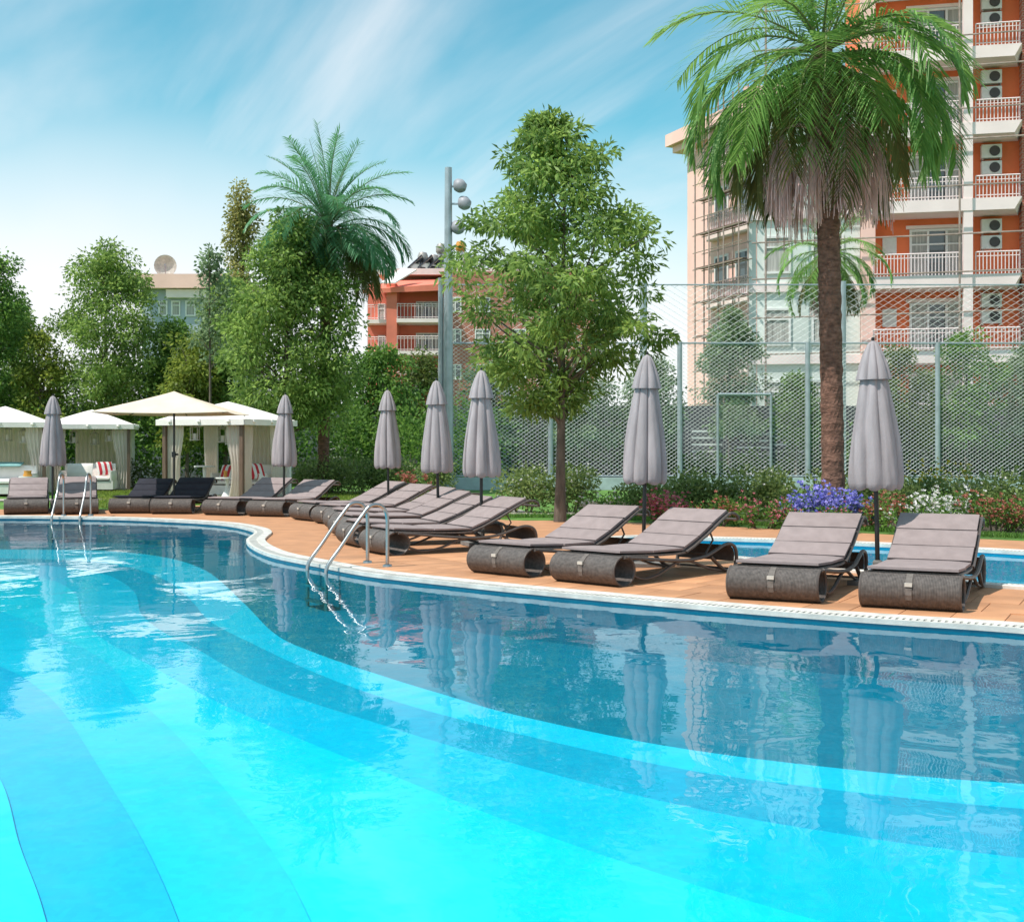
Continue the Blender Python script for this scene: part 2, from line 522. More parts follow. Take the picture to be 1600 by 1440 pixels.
class MB:
    def __init__(s):
        s.v, s.f = [], []

    def add(s, vs, fs):
        b = len(s.v)
        s.v += [tuple(v) for v in vs]
        s.f += [tuple(i + b for i in f) for f in fs]
        return s

    def box(s, c, d, rz=0.0, rx=0.0, ry=0.0):
        mt = Matrix.Translation(c) @ Matrix.Rotation(rz, 4, 'Z') @ Matrix.Rotation(ry, 4, 'Y') @ Matrix.Rotation(rx, 4, 'X')
        hx, hy, hz = d[0] / 2, d[1] / 2, d[2] / 2
        vs = [mt @ Vector((x, y, z)) for x in (-hx, hx) for y in (-hy, hy) for z in (-hz, hz)]
        return s.add(vs, [(0, 1, 3, 2), (4, 6, 7, 5), (0, 4, 5, 1), (2, 3, 7, 6), (0, 2, 6, 4), (1, 5, 7, 3)])

    def b6(s, x0, x1, y0, y1, z0, z1):
        return s.box(((x0 + x1) / 2, (y0 + y1) / 2, (z0 + z1) / 2), (abs(x1 - x0), abs(y1 - y0), abs(z1 - z0)))

    def tube(s, pts, r, n=8, cap=True, up=None):
        pts = [Vector(p) for p in pts]
        rs = r if isinstance(r, (list, tuple)) else [r] * len(pts)
        rings = []
        prev = None
        for i, p in enumerate(pts):
            t = (pts[min(i + 1, len(pts) - 1)] - pts[max(i - 1, 0)])
            if t.length < 1e-9:
                t = Vector((0, 0, 1))
            t.normalize()
            if prev is None:
                a = Vector((0, 0, 1)) if abs(t.z) < 0.9 else Vector((1, 0, 0))
            else:
                a = prev
            u = (a - t * a.dot(t))
            if u.length < 1e-6:
                u = t.orthogonal()
            u.normalize()
            prev = u
            w = t.cross(u)
            rings.append([p + (u * math.cos(k * 2 * math.pi / n) + w * math.sin(k * 2 * math.pi / n)) * rs[i] for k in range(n)])
        vs = [v for ring in rings for v in ring]
        fs = []
        for i in range(len(rings) - 1):
            for k in range(n):
                k2 = (k + 1) % n
                fs.append((i * n + k, i * n + k2, (i + 1) * n + k2, (i + 1) * n + k))
        if cap:
            fs.append(tuple(range(n))[::-1])
            fs.append(tuple((len(rings) - 1) * n + k for k in range(n)))
        return s.add(vs, fs)

    def lathe(s, prof, n=16, c=(0, 0, 0), mod=None):
        """prof: list of (r, z); mod(angle, i) -> radius factor"""
        vs, fs = [], []
        for i, (r, z) in enumerate(prof):
            for k in range(n):
                a = 2 * math.pi * k / n
                q = r * (mod(a, i) if mod else 1)
                vs.append((c[0] + q * math.cos(a), c[1] + q * math.sin(a), c[2] + z))
        for i in range(len(prof) - 1):
            for k in range(n):
                k2 = (k + 1) % n
                fs.append((i * n + k, i * n + k2, (i + 1) * n + k2, (i + 1) * n + k))
        return s.add(vs, fs)

    def sheet(s, prof, x0, x1, th):
        """thin solid swept along X from a (y, z) profile with thickness th"""
        n = len(prof)
        nor = []
        for i in range(n):
            a, b = prof[max(i - 1, 0)], prof[min(i + 1, n - 1)]
            t = Vector((b[0] - a[0], b[1] - a[1]))
            t.normalize()
            nor.append((-t.y, t.x))
        top = [(p[0] + m_[0] * th / 2, p[1] + m_[1] * th / 2) for p, m_ in zip(prof, nor)]
        bot = [(p[0] - m_[0] * th / 2, p[1] - m_[1] * th / 2) for p, m_ in zip(prof, nor)]
        loop = top + bot[::-1]
        k = len(loop)
        vs = [(x0, y, z) for y, z in loop] + [(x1, y, z) for y, z in loop]
        fs = [(i, (i + 1) % k, k + (i + 1) % k, k + i) for i in range(k)]
        for i in range(n - 1):
            fs.append((i + 1, i, k - 1 - i, k - 2 - i))
            fs.append((k + i, k + i + 1, k + k - 2 - i, k + k - 1 - i))
        return s.add(vs, fs)

    def pillow(s, c, d, mt=None, nx=6, ny=4, puff=1.0):
        """rounded cushion: flat box whose top and bottom swell"""
        vs, fs = [], []
        for sgn in (1, -1):
            for j in range(ny + 1):
                for i in range(nx + 1):
                    u, v = 2 * i / nx - 1, 2 * j / ny - 1
                    e = (max(0.0, 1 - abs(u) ** 4) * max(0.0, 1 - abs(v) ** 4)) ** 0.4
                    vs.append((u * d[0] / 2, v * d[1] / 2, sgn * d[2] / 2 * (0.35 + 0.65 * e * puff)))
        o = (nx + 1) * (ny + 1)
        for j in range(ny):
            for i in range(nx):
                a = j * (nx + 1) + i
                fs.append((a, a + 1, a + nx + 2, a + nx + 1))
                fs.append((o + a, o + a + nx + 1, o + a + nx + 2, o + a + 1))
        rim = [i for i in range(nx + 1)] + [j * (nx + 1) + nx for j in range(1, ny + 1)] + \
              [ny * (nx + 1) + i for i in range(nx - 1, -1, -1)] + [j * (nx + 1) for j in range(ny - 1, 0, -1)]
        for a, b in zip(rim, rim[1:] + rim[:1]):
            fs.append((a, o + a, o + b, b))
        mt = mt or Matrix()
        return s.add([mt @ (Vector(v)) + Vector(c) for v in vs], fs)

    def build(s, name, mat, parent=None, smooth=False, loc=None):
        me = bpy.data.meshes.new(name)
        me.from_pydata(s.v, [], s.f)
        me.materials.append(M[mat])
        if smooth:
            me.polygons.foreach_set('use_smooth', [True] * len(me.polygons))
            try:
                me.set_sharp_from_angle(angle=R(50))
            except Exception:
                pass
        me.update()
        o = bpy.data.objects.new(name, me)
        C.objects.link(o)
        if parent:
            o.parent = parent
        if loc is not None:
            o.location = loc
        return o


def struct(o, label=None):
    o['kind'] = 'structure'
    if label:
        o['label'] = label
    return o


def smooth_poly(pts, n, closed=False):
    """Catmull-Rom through 2D points, resampled to n points by arc length"""
    pts = [Vector((p[0], p[1])) for p in pts]
    k = len(pts)
    out = []
    segs = k if closed else k - 1
    for i in range(segs):
        if closed:
            p0, p1, p2, p3 = pts[(i - 1) % k], pts[i], pts[(i + 1) % k], pts[(i + 2) % k]
        else:
            p0, p1, p2, p3 = pts[max(i - 1, 0)], pts[i], pts[i + 1], pts[min(i + 2, k - 1)]
        for q in range(16):
            t = q / 16
            out.append(0.5 * ((2 * p1) + (p2 - p0) * t + (2 * p0 - 5 * p1 + 4 * p2 - p3) * t * t + (3 * p1 - p0 - 3 * p2 + p3) * t ** 3))
    out.append(out[0].copy() if closed else pts[-1])
    L_ = [0.0]
    for a, b in zip(out, out[1:]):
        L_.append(L_[-1] + (b - a).length)
    res = []
    j = 0
    m_ = n if not closed else n + 1
    for i in range(m_):
        d = L_[-1] * i / (m_ - 1)
        while j < len(L_) - 2 and L_[j + 1] < d:
            j += 1
        sg = max(L_[j + 1] - L_[j], 1e-9)
        res.append(out[j].lerp(out[j + 1], (d - L_[j]) / sg))
    return res[:-1] if closed else res


def poly_area(p):
    return 0.5 * sum(a.x * b.y - b.x * a.y for a, b in zip(p, p[1:] + p[:1]))


def inside(p, poly):
    c = False
    x, y = p[0], p[1]
    for a, b in zip(poly, poly[1:] + poly[:1]):
        if (a.y > y) != (b.y > y) and x < (b.x - a.x) * (y - a.y) / (b.y - a.y) + a.x:
            c = not c
    return c


def offset_poly(poly, d):
    """offset closed CCW polygon outward by d"""
    k = len(poly)
    res = []
    for i in range(k):
        t = poly[(i + 1) % k] - poly[i - 1]
        t.normalize()
        res.append(poly[i] + Vector((t.y, -t.x)) * d)
    return res


def flat_with_holes(name, outer, holes, z, mat):
    vs, es = [], []
    for loop in [outer] + holes:
        b = len(vs)
        vs += [Vector((p[0], p[1])) for p in loop]
        n = len(loop)
        es += [(b + i, b + (i + 1) % n) for i in range(n)]
    v2, e2, f2, _, _, _ = delaunay_2d_cdt(vs, es, [], 0, 1e-5)
    mb = MB()
    fs = []
    for f in f2:
        c = sum((v2[i] for i in f), Vector((0, 0))) / len(f)
        if inside(c, [Vector((p[0], p[1])) for p in outer]) and not any(inside(c, h) for h in holes):
            a = v2[f[0]]
            ar = sum((v2[f[i]] - a).cross(v2[f[i + 1]] - a) if False else (v2[f[i]].x - a.x) * (v2[f[i + 1]].y - a.y) - (v2[f[i + 1]].x - a.x) * (v2[f[i]].y - a.y) for i in range(1, len(f) - 1))
            fs.append(tuple(f) if ar > 0 else tuple(f)[::-1])
    mb.add([(v.x, v.y, z) for v in v2], fs)
    return mb.build(name, mat)


# ------------------------------------------------------------------ pools, deck, ground
edge_px = [(0, 808), (100, 809), (200, 811), (300, 815.5), (355, 820), (390, 827), (399, 833), (392, 839), (386, 846), (398, 857), (429, 869),
           (494, 882), (575, 897), (700, 911), (800, 921.5), (1000, 940), (1200, 957), (1400, 971.5), (1600, 985)]
edge = [G(x, y).xy for x, y in edge_px]
pool_pts = [Vector((-22, 22.0)), Vector((-15, 22.7))] + edge + [Vector((5.2, 7.7)), Vector((6.6, 6.2)), Vector((6.6, 4.0)), Vector((5.0, 2.4)),
            Vector((1.5, 1.9)), Vector((-4, 1.9)), Vector((-12, 2.2)), Vector((-20, 5)), Vector((-25, 12)), Vector((-25, 19))]
pool = smooth_poly(pool_pts, 420, True)
if poly_area(pool) < 0:
    pool = pool[::-1]
small_px = [(965, 850), (975, 842), (1020, 840), (1100, 842), (1250, 846.5), (1400, 853), (1600, 864), (1900, 880), (2300, 895),
            (2350, 925), (1900, 930), (1600, 915.5), (1500, 908), (1400, 896.5), (1300, 885), (1180, 873), (1100, 866), (1010, 858)]
small = smooth_poly([G(x, y).xy for x, y in small_px], 160, True)
if poly_area(small) < 0:
    small = small[::-1]

deck_far = [(-900, 793), (-400, 793), (0, 795), (180, 795), (330, 788), (450, 785), (560, 789), (650, 798), (740, 806), (800, 812), (900, 812.5),
            (1050, 818), (1250, 827), (1450, 837), (1600, 844), (1900, 858), (2600, 880)]
dk = [G(x, y).xy for x, y in deck_far]
deck_outer = smooth_poly(dk, 120) + [Vector((24, 8)), Vector((24, -6)), Vector((-34, -6)), Vector((-36, 20))]
if poly_area(deck_outer) < 0:
    deck_outer = deck_outer[::-1]
struct(flat_with_holes('pool_deck', deck_outer, [pool, small], -0.008, 'deck'), 'terracotta deck around the swimming pool')
deck_obj = bpy.data.objects['pool_deck']
gr_out = [Vector((-600, -200)), Vector((600, -200)), Vector((600, 900)), Vector((-600, 900))]
struct(flat_with_holes('lawn', gr_out, [offset_poly(deck_outer, -0.05)], -0.014, 'lawn'), 'lawn and ground behind the deck')
# pale garden path
pp = [(-300, 783), (200, 779), (380, 776), (520, 770), (640, 768), (720, 780), (800, 803), (900, 802), (1000, 800)]
pa = smooth_poly([G(x, y).xy for x, y in pp], 60)
mb = MB()
vs = []
for i, p in enumerate(pa):
    t = (pa[min(i + 1, 59)] - pa[max(i - 1, 0)]).normalized()
    nrm = Vector((-t.y, t.x)) * 0.55
    vs += [(p.x + nrm.x, p.y + nrm.y, 0.002), (p.x - nrm.x, p.y - nrm.y, 0.002)]
mb.add(vs, [(2 * i, 2 * i + 1, 2 * i + 3, 2 * i + 2) for i in range(59)])
struct(mb.build('garden_path', 'path'), 'pale garden path across the lawn')

# deck tiles, each its own slab, laid in rows that follow the pool edge
ed = smooth_poly(edge, 240)
arc = [0.0]
for a, b in zip(ed, ed[1:]):
    arc.append(arc[-1] + (b - a).length)


def edge_at(d):
    for i in range(len(arc) - 1):
        if arc[i + 1] >= d:
            break
    t = (d - arc[i]) / max(arc[i + 1] - arc[i], 1e-9)
    p = ed[i].lerp(ed[i + 1], t)
    a, b = ed[max(i - 3, 0)], ed[min(i + 4, len(ed) - 1)]
    tg = (b - a).normalized()
    return p, Vector((-tg.y, tg.x))      # normal away from the pool


start = next(arc[i] for i in range(len(ed)) if ed[i].y < 14.4 and ed[i].x > -3.4)
rows = [(0.26, 0.93), (0.93, 1.53), (1.53, 2.13), (2.13, 2.73), (2.73, 3.33)]
small_big = offset_poly(small, 0.30)
count = 0
for ri, (d0, d1) in enumerate(rows):
    s = start + (0.17 if ri % 2 else 0)
    while s < arc[-1] - 0.3 and count < 290:
        wdt = 0.40
        p0, n0 = edge_at(s + 0.004)
        p1, n1 = edge_at(s + wdt - 0.004)
        q = [p0 + n0 * (d0 + 0.004), p1 + n1 * (d0 + 0.004), p1 + n1 * (d1 - 0.004), p0 + n0 * (d1 - 0.004)]
        s += wdt
        if any(inside(v, small_big) for v in q) or not all(inside(v, deck_outer) for v in q):
            continue
        c = sum(q, Vector((0, 0))) / 4
        dz = rnd.uniform(-0.001, 0.001)
        vs = [(v.x - c.x, v.y - c.y, 0.0) for v in q] + [(v.x - c.x, v.y - c.y, -0.02) for v in q]
        mb = MB().add(vs, [(0, 1, 2, 3), (0, 4, 5, 1), (1, 5, 6, 2), (2, 6, 7, 3), (3, 7, 4, 0)])
        if poly_area(q) < 0:
            mb.f = [f[::-1] for f in mb.f]
        mb.build('deck_tile', 'deck_tile', deck_obj, loc=(c.x, c.y, dz))
        count += 1

# basin walls and floor
WATER = -0.045


def wall_loop(name, poly, z0, z1, mat, parent=None):
    n = len(poly)
    vs = [(p.x, p.y, z0) for p in poly] + [(p.x, p.y, z1) for p in poly]
    return MB().add(vs, [(i, n + i, n + (i + 1) % n, (i + 1) % n) for i in range(n)]).build(name, mat, parent)


bas = flat_with_holes('pool_basin', offset_poly(pool, 0.4), [], -0.44, 'tile_deep')
struct(bas, 'blue tiled basin of the large pool')
wall_loop('basin_wall', pool, 0.0, -0.44, 'tile_deep', bas)
curves_px = [
    [(-500, 846), (-150, 852), (0, 855), (150, 857), (250, 866), (320, 887), (378, 935), (430, 985), (495, 1015), (600, 1050), (700, 1080), (800, 1108), (1030, 1155), (1300, 1190), (1600, 1215), (2100, 1235)],
    [(-500, 856), (-150, 866), (0, 870), (120, 874), (200, 884), (260, 905), (298, 935), (328, 968), (400, 1005), (475, 1040), (580, 1080), (740, 1125), (1030, 1190), (1300, 1228), (1600, 1258), (2100, 1290)],
    [(-500, 862), (-150, 874), (0, 880), (100, 886), (170, 899), (210, 925), (222, 960), (260, 990), (310, 1015), (380, 1055), (450, 1085), (575, 1125), (740, 1175), (1030, 1250), (1300, 1300), (1600, 1340), (2100, 1390)],
    [(-500, 872), (-150, 888), (0, 897), (80, 908), (118, 930), (128, 965), (160, 1000), (240, 1045), (330, 1095), (450, 1150), (600, 1210), (800, 1290), (1030, 1370), (1300, 1450), (1600, 1530), (2100, 1640)],
    [(-500, 900), (-150, 935), (0, 960), (95, 1000), (165, 1040), (212, 1095), (275, 1155), (350, 1240), (425, 1340), (480, 1440), (540, 1600), (600, 1900)],
    [(-500, 940), (-150, 1000), (0, 1050), (60, 1085), (100, 1125), (150, 1205), (210, 1305), (270, 1435), (320, 1600), (380, 1900)],
    [(-500, 1000), (-150, 1100), (-60, 1160), (0, 1235), (30, 1340), (65, 1440), (100, 1600), (130, 1900)],
]
levels = [-0.40, -0.385, -0.37, -0.355, -0.34, -0.325, -0.31]
bandmat = ['tile_cyan', 'tile_blue', 'tile_sky', 'tile_light', 'tile_cyan', 'tile_mid', 'tile_light']
names = 'pool_step'
NC = 150
cs = [smooth_poly([G(x, y, -0.37).xy for x, y in c], NC) for c in curves_px]
cs.append(smooth_poly([Vector((-24, 9)), Vector((-20, 4)), Vector((-10, 1)), Vector((-2, 0.6))], NC))
prevz = -0.44
for i in range(7):
    z = levels[i]
    a, b = cs[i], cs[i + 1]
    vs = [(p.x, p.y, z) for p in a] + [(p.x, p.y, z) for p in b] + [(p.x, p.y, prevz) for p in a]
    fs = [(k, NC + k, NC + k + 1, k + 1) for k in range(NC - 1)] + [(k, k + 1, 2 * NC + k + 1, 2 * NC + k) for k in range(NC - 1)]
    MB().add(vs, fs).build('pool_step', bandmat[i], bas)
    prevz = z
wat = flat_with_holes('pool_water', offset_poly(pool, 0.05), [], WATER, 'water')
struct(wat, 'rippled turquoise water of the large pool')

sb = flat_with_holes('small_pool_basin', offset_poly(small, 0.3), [], -0.36, 'tile_blue')
struct(sb, 'tiled basin of the small pool behind the loungers')
wall_loop('basin_wall', small, 0.0, -0.36, 'tile_blue', sb)
for i, (dd, zz, mt_) in enumerate(((-0.55, -0.34, 'tile_light'), (-1.0, -0.32, 'tile_mid'))):
    lp = offset_poly(small, dd)
    half = [p for p in lp if True]
    o = flat_with_holes('pool_step', half, [], zz, mt_)
    o.parent = sb
struct(flat_with_holes('small_pool_water', offset_poly(small, 0.05), [], WATER, 'water'), 'turquoise water of the small pool behind the loungers')


def coping(name, poly, label, slat_rng=None):
    n = len(poly)
    mb = MB()
    lo = [(0.13, 0.0), (0.13, 0.022), (0.135, 0.026), (0.245, 0.026), (0.25, 0.022), (0.25, -0.03)]
    rings = [offset_poly(poly, d) for d, _ in lo]
    vs = []
    for (d, z), r in zip(lo, rings):
        vs += [(p.x, p.y, z) for p in r]
    fs = []
    for j in range(len(lo) - 1):
        for i in range(n):
            i2 = (i + 1) % n
            fs.append((j * n + i, j * n + i2, (j + 1) * n + i2, (j + 1) * n + i))
    mb.add(vs, [f[::-1] for f in fs])
    o = struct(mb.build(name, 'coping', smooth=False), label)
    # inner lip at the water, dark overflow channel and slotted white grating
    a, b = offset_poly(poly, -0.012), offset_poly(poly, 0.03)
    vs = [(p.x, p.y, 0.018) for p in a] + [(p.x, p.y, 0.018) for p in b] + [(p.x, p.y, -0.022) for p in a]
    MB().add(vs, [(i, n + i, n + (i + 1) % n, (i + 1) % n)[::-1] for i in range(n)] +
             [(i, (i + 1) % n, 2 * n + (i + 1) % n, 2 * n + i)[::-1] for i in range(n)]).build('lip', 'coping', o)
    a, b = offset_poly(poly, 0.0), offset_poly(poly, 0.2)
    vs = [(p.x, p.y, -0.004) for p in a] + [(p.x, p.y, -0.004) for p in b]
    MB().add(vs, [(i, n + i, n + (i + 1) % n, (i + 1) % n)[::-1] for i in range(n)]).build('overflow_channel', 'channel', o)
    mb = MB()
    a, b = offset_poly(poly, 0.03), offset_poly(poly, 0.13)
    for i in range(n):
        i2 = (i + 1) % n
        if poly[i].y < 5 and poly[i].x < 8:
            continue
        ln = (a[i2] - a[i]).length
        k = max(1, int(round(ln / 0.055)))
        for j in range(k):
            t0, t1 = (j + 0.0) / k, (j + 0.58) / k
            q = [a[i].lerp(a[i2], t0), a[i].lerp(a[i2], t1), b[i].lerp(b[i2], t1), b[i].lerp(b[i2], t0)]
            v8 = [(v.x, v.y, 0.0175) for v in q] + [(v.x, v.y, 0.004) for v in q]
            mb.add(v8, [(3, 2, 1, 0), (0, 1, 5, 4), (1, 2, 6, 5), (2, 3, 7, 6), (3, 0, 4, 7)])
    g = mb.build('grating', 'coping', o)
    g['kind'] = 'stuff'
    return o


coping('pool_coping', pool, 'white coping and overflow grating round the large pool')
coping('small_pool_coping', small, 'white coping round the small pool')


# ------------------------------------------------------------------ loungers
def lounger(cush, kb=1.0):
    def bz(p):
        return [(y, 0.30 + (z - 0.30) * kb) for y, z in p]
    root = thing('sun_lounger', 'x', 'sun lounger')
    w = 0.39
    # woven drum at the foot: hollow roll with thickness and beaded rims
    mb = MB()
    n = 28
    a0, a1 = R(105), R(105 + 325)
    ring = [(a0 + (a1 - a0) * k / n) for k in range(n + 1)]
    prof = [(-math.cos(a) * 0.165 * -1, 0.168 + math.sin(a) * 0.165) for a in ring]
    mb.sheet(prof[::-1], -w, w, 0.022)
    drum = mb.build('drum', 'wicker', root, True)
    for sx in (-w, w):
        MB().tube([(sx, p[0], p[1]) for p in prof], 0.015, 6).build('rim', 'tube_dark', drum, True)
    # woven sling under the cushions
    seatp = [(0.0, 0.335), (0.3, 0.318), (0.6, 0.298), (0.9, 0.290), (1.06, 0.295)]
    MB().sheet(seatp, -w + 0.02, w - 0.02, 0.022).build('seat_deck', 'wicker', root, True)
    backp = [(1.06, 0.30), (1.2, 0.355), (1.45, 0.485), (1.7, 0.635), (1.82, 0.70), (1.90, 0.725), (1.97, 0.72), (2.02, 0.69), (2.045, 0.64)]
    backp = bz(backp)
    br = MB().sheet(backp[:6], -w + 0.03, w - 0.03, 0.02).build('backrest', 'wicker', root, True)
    fr = MB()
    for sx in (-w + 0.02, w - 0.02):
        fr.tube([(sx, y, z) for y, z in backp], 0.018, 6)
    fr.tube([(-w + 0.02, 2.045, backp[-1][1]), (w - 0.02, 2.045, backp[-1][1])], 0.016, 6)
    fr.tube([(-w + 0.02, 1.45, backp[2][1] - 0.02), (w - 0.02, 1.45, backp[2][1] - 0.02)], 0.014, 6)
    fr.build('frame', 'tube_dark', br, True)
    for sx in (-w + 0.01, w - 0.01):
        rail = [(sx, 0.02, 0.318), (sx, 0.3, 0.285), (sx, 0.6, 0.245), (sx, 0.9, 0.215), (sx, 1.15, 0.205), (sx, 1.4, 0.225), (sx, 1.6, 0.285),
                (sx, 1.74, 0.335), (sx, 1.86, 0.345), (sx, 1.955, 0.30), (sx, 1.99, 0.2), (sx, 1.98, 0.1), (sx, 1.93, 0.03), (sx, 1.84, 0.018), (sx, 1.74, 0.04), (sx, 1.62, 0.12), (sx, 1.5, 0.21)]
        MB().tube(smooth3(rail, 3), 0.021, 7).build('side_rail', 'tube_dark', root, True)
        leg = [(sx * 0.97, 0.18, 0.10), (sx * 0.97, 0.35, 0.045), (sx * 0.97, 0.6, 0.08), (sx * 0.97, 0.9, 0.19), (sx * 0.97, 1.15, 0.185), (sx * 0.97, 1.45, 0.08), (sx * 0.97, 1.75, 0.022)]
        MB().tube(smooth3(leg, 3), 0.017, 6).build('leg_arc', 'tube_dark', root, True)
    for sx in (-0.30, 0.30):
        MB().tube([(sx, 1.58, 0.30 + 0.25 * kb), (sx, 1.66, 0.40), (sx, 1.52, 0.24)], 0.011, 6).build('back_strut', 'tube_dark', root)
    mb = MB()
    for y, z in ((0.9, 0.20), (1.93, 0.03), (1.5, 0.24)):
        mb.tube([(-w + 0.01, y, z), (w - 0.01, y, z)], 0.014, 6)
    mb.sheet([(1.80, 0.33), (1.90, 0.318), (1.955, 0.27), (1.975, 0.2), (1.968, 0.12)], -w + 0.03, w - 0.03, 0.012)
    mb.build('crossbar', 'tube_dark', root, True)
    # cushion panels follow the deck; stitched gaps between them show the dark seam strip
    def pan(name, y0, z0, y1, z1, th):
        ln = math.hypot(y1 - y0, z1 - z0)
        ang = math.atan2(z1 - z0, y1 - y0)
        mt = Matrix.Rotation(ang, 4, 'X')
        off = mt @ Vector((0, 0, th / 2 + 0.008))
        c = Vector((rnd.uniform(-0.007, 0.007), (y0 + y1) / 2, (z0 + z1) / 2)) + off
        mt = mt @ Matrix.Rotation(R(rnd.uniform(-0.6, 0.6)), 4, 'Z')
        return MB().pillow(c, (2 * w - 0.055, ln - 0.016, th), mt, 8, 6).build(name, cush, root, True)
    pan('seat_cushion', -0.03, 0.337, 0.52, 0.302, 0.07)
    pan('seat_cushion', 0.525, 0.302, 1.04, 0.294, 0.07)
    bs = bz([(1.075, 0.312), (1.335, 0.428), (1.595, 0.574), (1.875, 0.722)])
    for a, b in zip(bs, bs[1:]):
        pan('back_cushion', a[0], a[1], b[0], b[1], 0.075)
    MB().sheet(bz([(1.05, 0.325), (1.08, 0.33), (1.335, 0.448), (1.595, 0.594), (1.86, 0.735)]), -w + 0.035, w - 0.035, 0.018).build('cushion_backing', 'seam', root)
    # hanging strap with buckle on the drum front
    st = MB()
    arc_ = [(-math.cos(R(a)) * 0.181, 0.168 + math.sin(R(a)) * 0.181) for a in (70, 50, 30, 12, -6, -22)]
    st.sheet(arc_, -0.028, 0.022, 0.006)
    so_ = st.build('strap', 'strap', root)
    MB().box((-0.004, -0.175, 0.245), (0.06, 0.022, 0.035)).build('buckle', 'lantern', so_)
    return root


def smooth3(pts, k):
    pts = [Vector(p) for p in pts]
    out = []
    for i in range(len(pts) - 1):
        p0, p1, p2, p3 = pts[max(i - 1, 0)], pts[i], pts[i + 1], pts[min(i + 2, len(pts) - 1)]
        for q in range(k):
            t = q / k
            out.append(0.5 * ((2 * p1) + (p2 - p0) * t + (2 * p0 - 5 * p1 + 4 * p2 - p3) * t * t + (3 * p1 - p0 - 3 * p2 + p3) * t ** 3))
    out.append(pts[-1])
    return out


LG = [  # front-drum pixel, row, heading, cushion, label
    (1425, 950, 26, 'g', 'grey wicker lounger with parasol shadow on its back, between white flowers and slotted coping'),
    (1213, 937, 27, 'g', 'grey cushioned wicker lounger sunlit all over, backing onto small pool beside blue flowers'),
    (925, 911, 42, 'g', 'grey cushioned wicker lounger with parasol shadow on its back, near the pink flowers'),
    (790, 897, 42, 'g', 'grey cushioned wicker lounger at the small pool end, on the tree side of its parasol'),
    (600, 864, 60, 'g', 'grey cushioned wicker lounger just behind the long curved pool ladder, showing its side frame'),
    (557, 851, 65, 'g', 'grey cushioned wicker lounger second behind the long curved pool ladder'),
    (541, 837, 65, 'g', 'grey cushioned wicker lounger third in the slanting row behind the curved pool ladder'),
    (531, 827, 66, 'g', 'grey cushioned wicker lounger fourth in the slanting row behind the curved pool ladder'),
    (517, 818, 53, 'g', 'grey cushioned wicker lounger fifth in the row behind the curved ladder, by the lawn'),
    (480, 812, 53, 'g', 'grey cushioned wicker lounger with the clipped hedge and path behind its back'),
    (420, 806, 23, 'g', 'grey cushioned wicker lounger between the curtained cabana corner and the clipped hedge'),
    (350, 804, 22, 'g', 'grey cushioned wicker lounger in front of the cabana curtain, next to a charcoal lounger'),
    (270, 802, 0, 'n', 'charcoal cushioned wicker lounger under the open parasol, next to a grey lounger'),
    (205, 801, -1, 'n', 'charcoal cushioned wicker lounger under the open parasol, beside the open lawn'),
    (120, 802.5, -19, 'g', 'grey cushioned wicker lounger right behind the far pool ladder'),
    (41, 802.5, -20, 'g', 'grey cushioned wicker lounger across the parasol from the one behind the far ladder'),
]
for px, py, hd, cu, lab in LG:
    o = lounger('cushion' if cu == 'g' else 'cushion_navy', rnd.uniform(0.92, 1.10))
    g = G(px, py)
    o.location = (g.x, g.y, 0.0)
    o.rotation_euler = (0, 0, R(-hd + rnd.uniform(-1, 1)))
    o.scale = (1, 1, 0.86)
    tag(o, lab, 'sun lounger', 'sun loungers around the pool')


# ------------------------------------------------------------------ parasols
def closed_parasol():
    root = thing('closed_parasol', 'x', 'parasol')
    MB().tube([(0, 0, 0.03), (0, 0, 2.44)], 0.024, 10).build('pole', 'pole_dark', root, True)
    bm_ = MB().box((0, 0, 0.03), (0.46, 0.46, 0.05))
    bm_.lathe([(0.05, 0.055), (0.05, 0.24), (0.036, 0.26), (0.025, 0.26)], 12)
    bm_.build('base', 'concrete', root)
    zs = [0.985, 1.0, 1.05, 1.15, 1.3, 1.5, 1.7, 1.9, 2.05, 2.18, 2.30, 2.36]
    rs = [0.235, 0.262, 0.272, 0.272, 0.262, 0.243, 0.213, 0.178, 0.150, 0.122, 0.090, 0.060]
    n = 96
    ph = [rnd.uniform(-0.12, 0.12) for _ in range(8)]
    am = [rnd.uniform(0.55, 1.45) for _ in range(8)]
    q0 = rnd.uniform(0, 6)

    def mod(a, i):
        k = int((a / (2 * math.pi) * 8)) % 8
        c = abs(math.sin((a + ph[k] * 0.3) * 4))           # eight folds with sharp valleys
        return 1 - 0.27 * am[k] * (1 - c ** 0.42) + 0.035 * math.sin(a * 3 + q0 + zs[i] * 2.3) + 0.02 * math.sin(a * 2 + q0 * 2 - zs[i] * 4) + 0.012 * math.sin(a * 23 + zs[i] * 5)
    mb = MB()
    mb.lathe(list(zip(rs, zs)), n, mod=mod)
    for i in range(n):                                   # scalloped hem
        x, y, z = mb.v[i]
        a = math.atan2(y, x)
        mb.v[i] = (x, y, z - 0.035 * abs(math.sin(a * 4)) + 0.02)
    can = mb.build('canopy', 'parasol', root, True)
    cap = MB()
    cap.lathe([(0.182, 2.10), (0.180, 2.12), (0.148, 2.25), (0.100, 2.38), (0.055, 2.47), (0.012, 2.50)], 48, mod=lambda a, i: 1 - 0.20 * (1 - abs(math.sin(a * 4)) ** 0.5))
    cap.build('vent_cap', 'parasol', can, True)
    MB().lathe([(0.0, 2.54), (0.014, 2.535), (0.018, 2.515), (0.012, 2.495), (0.0, 2.49)], 10).build('finial', 'pole_dark', root, True)
    return root


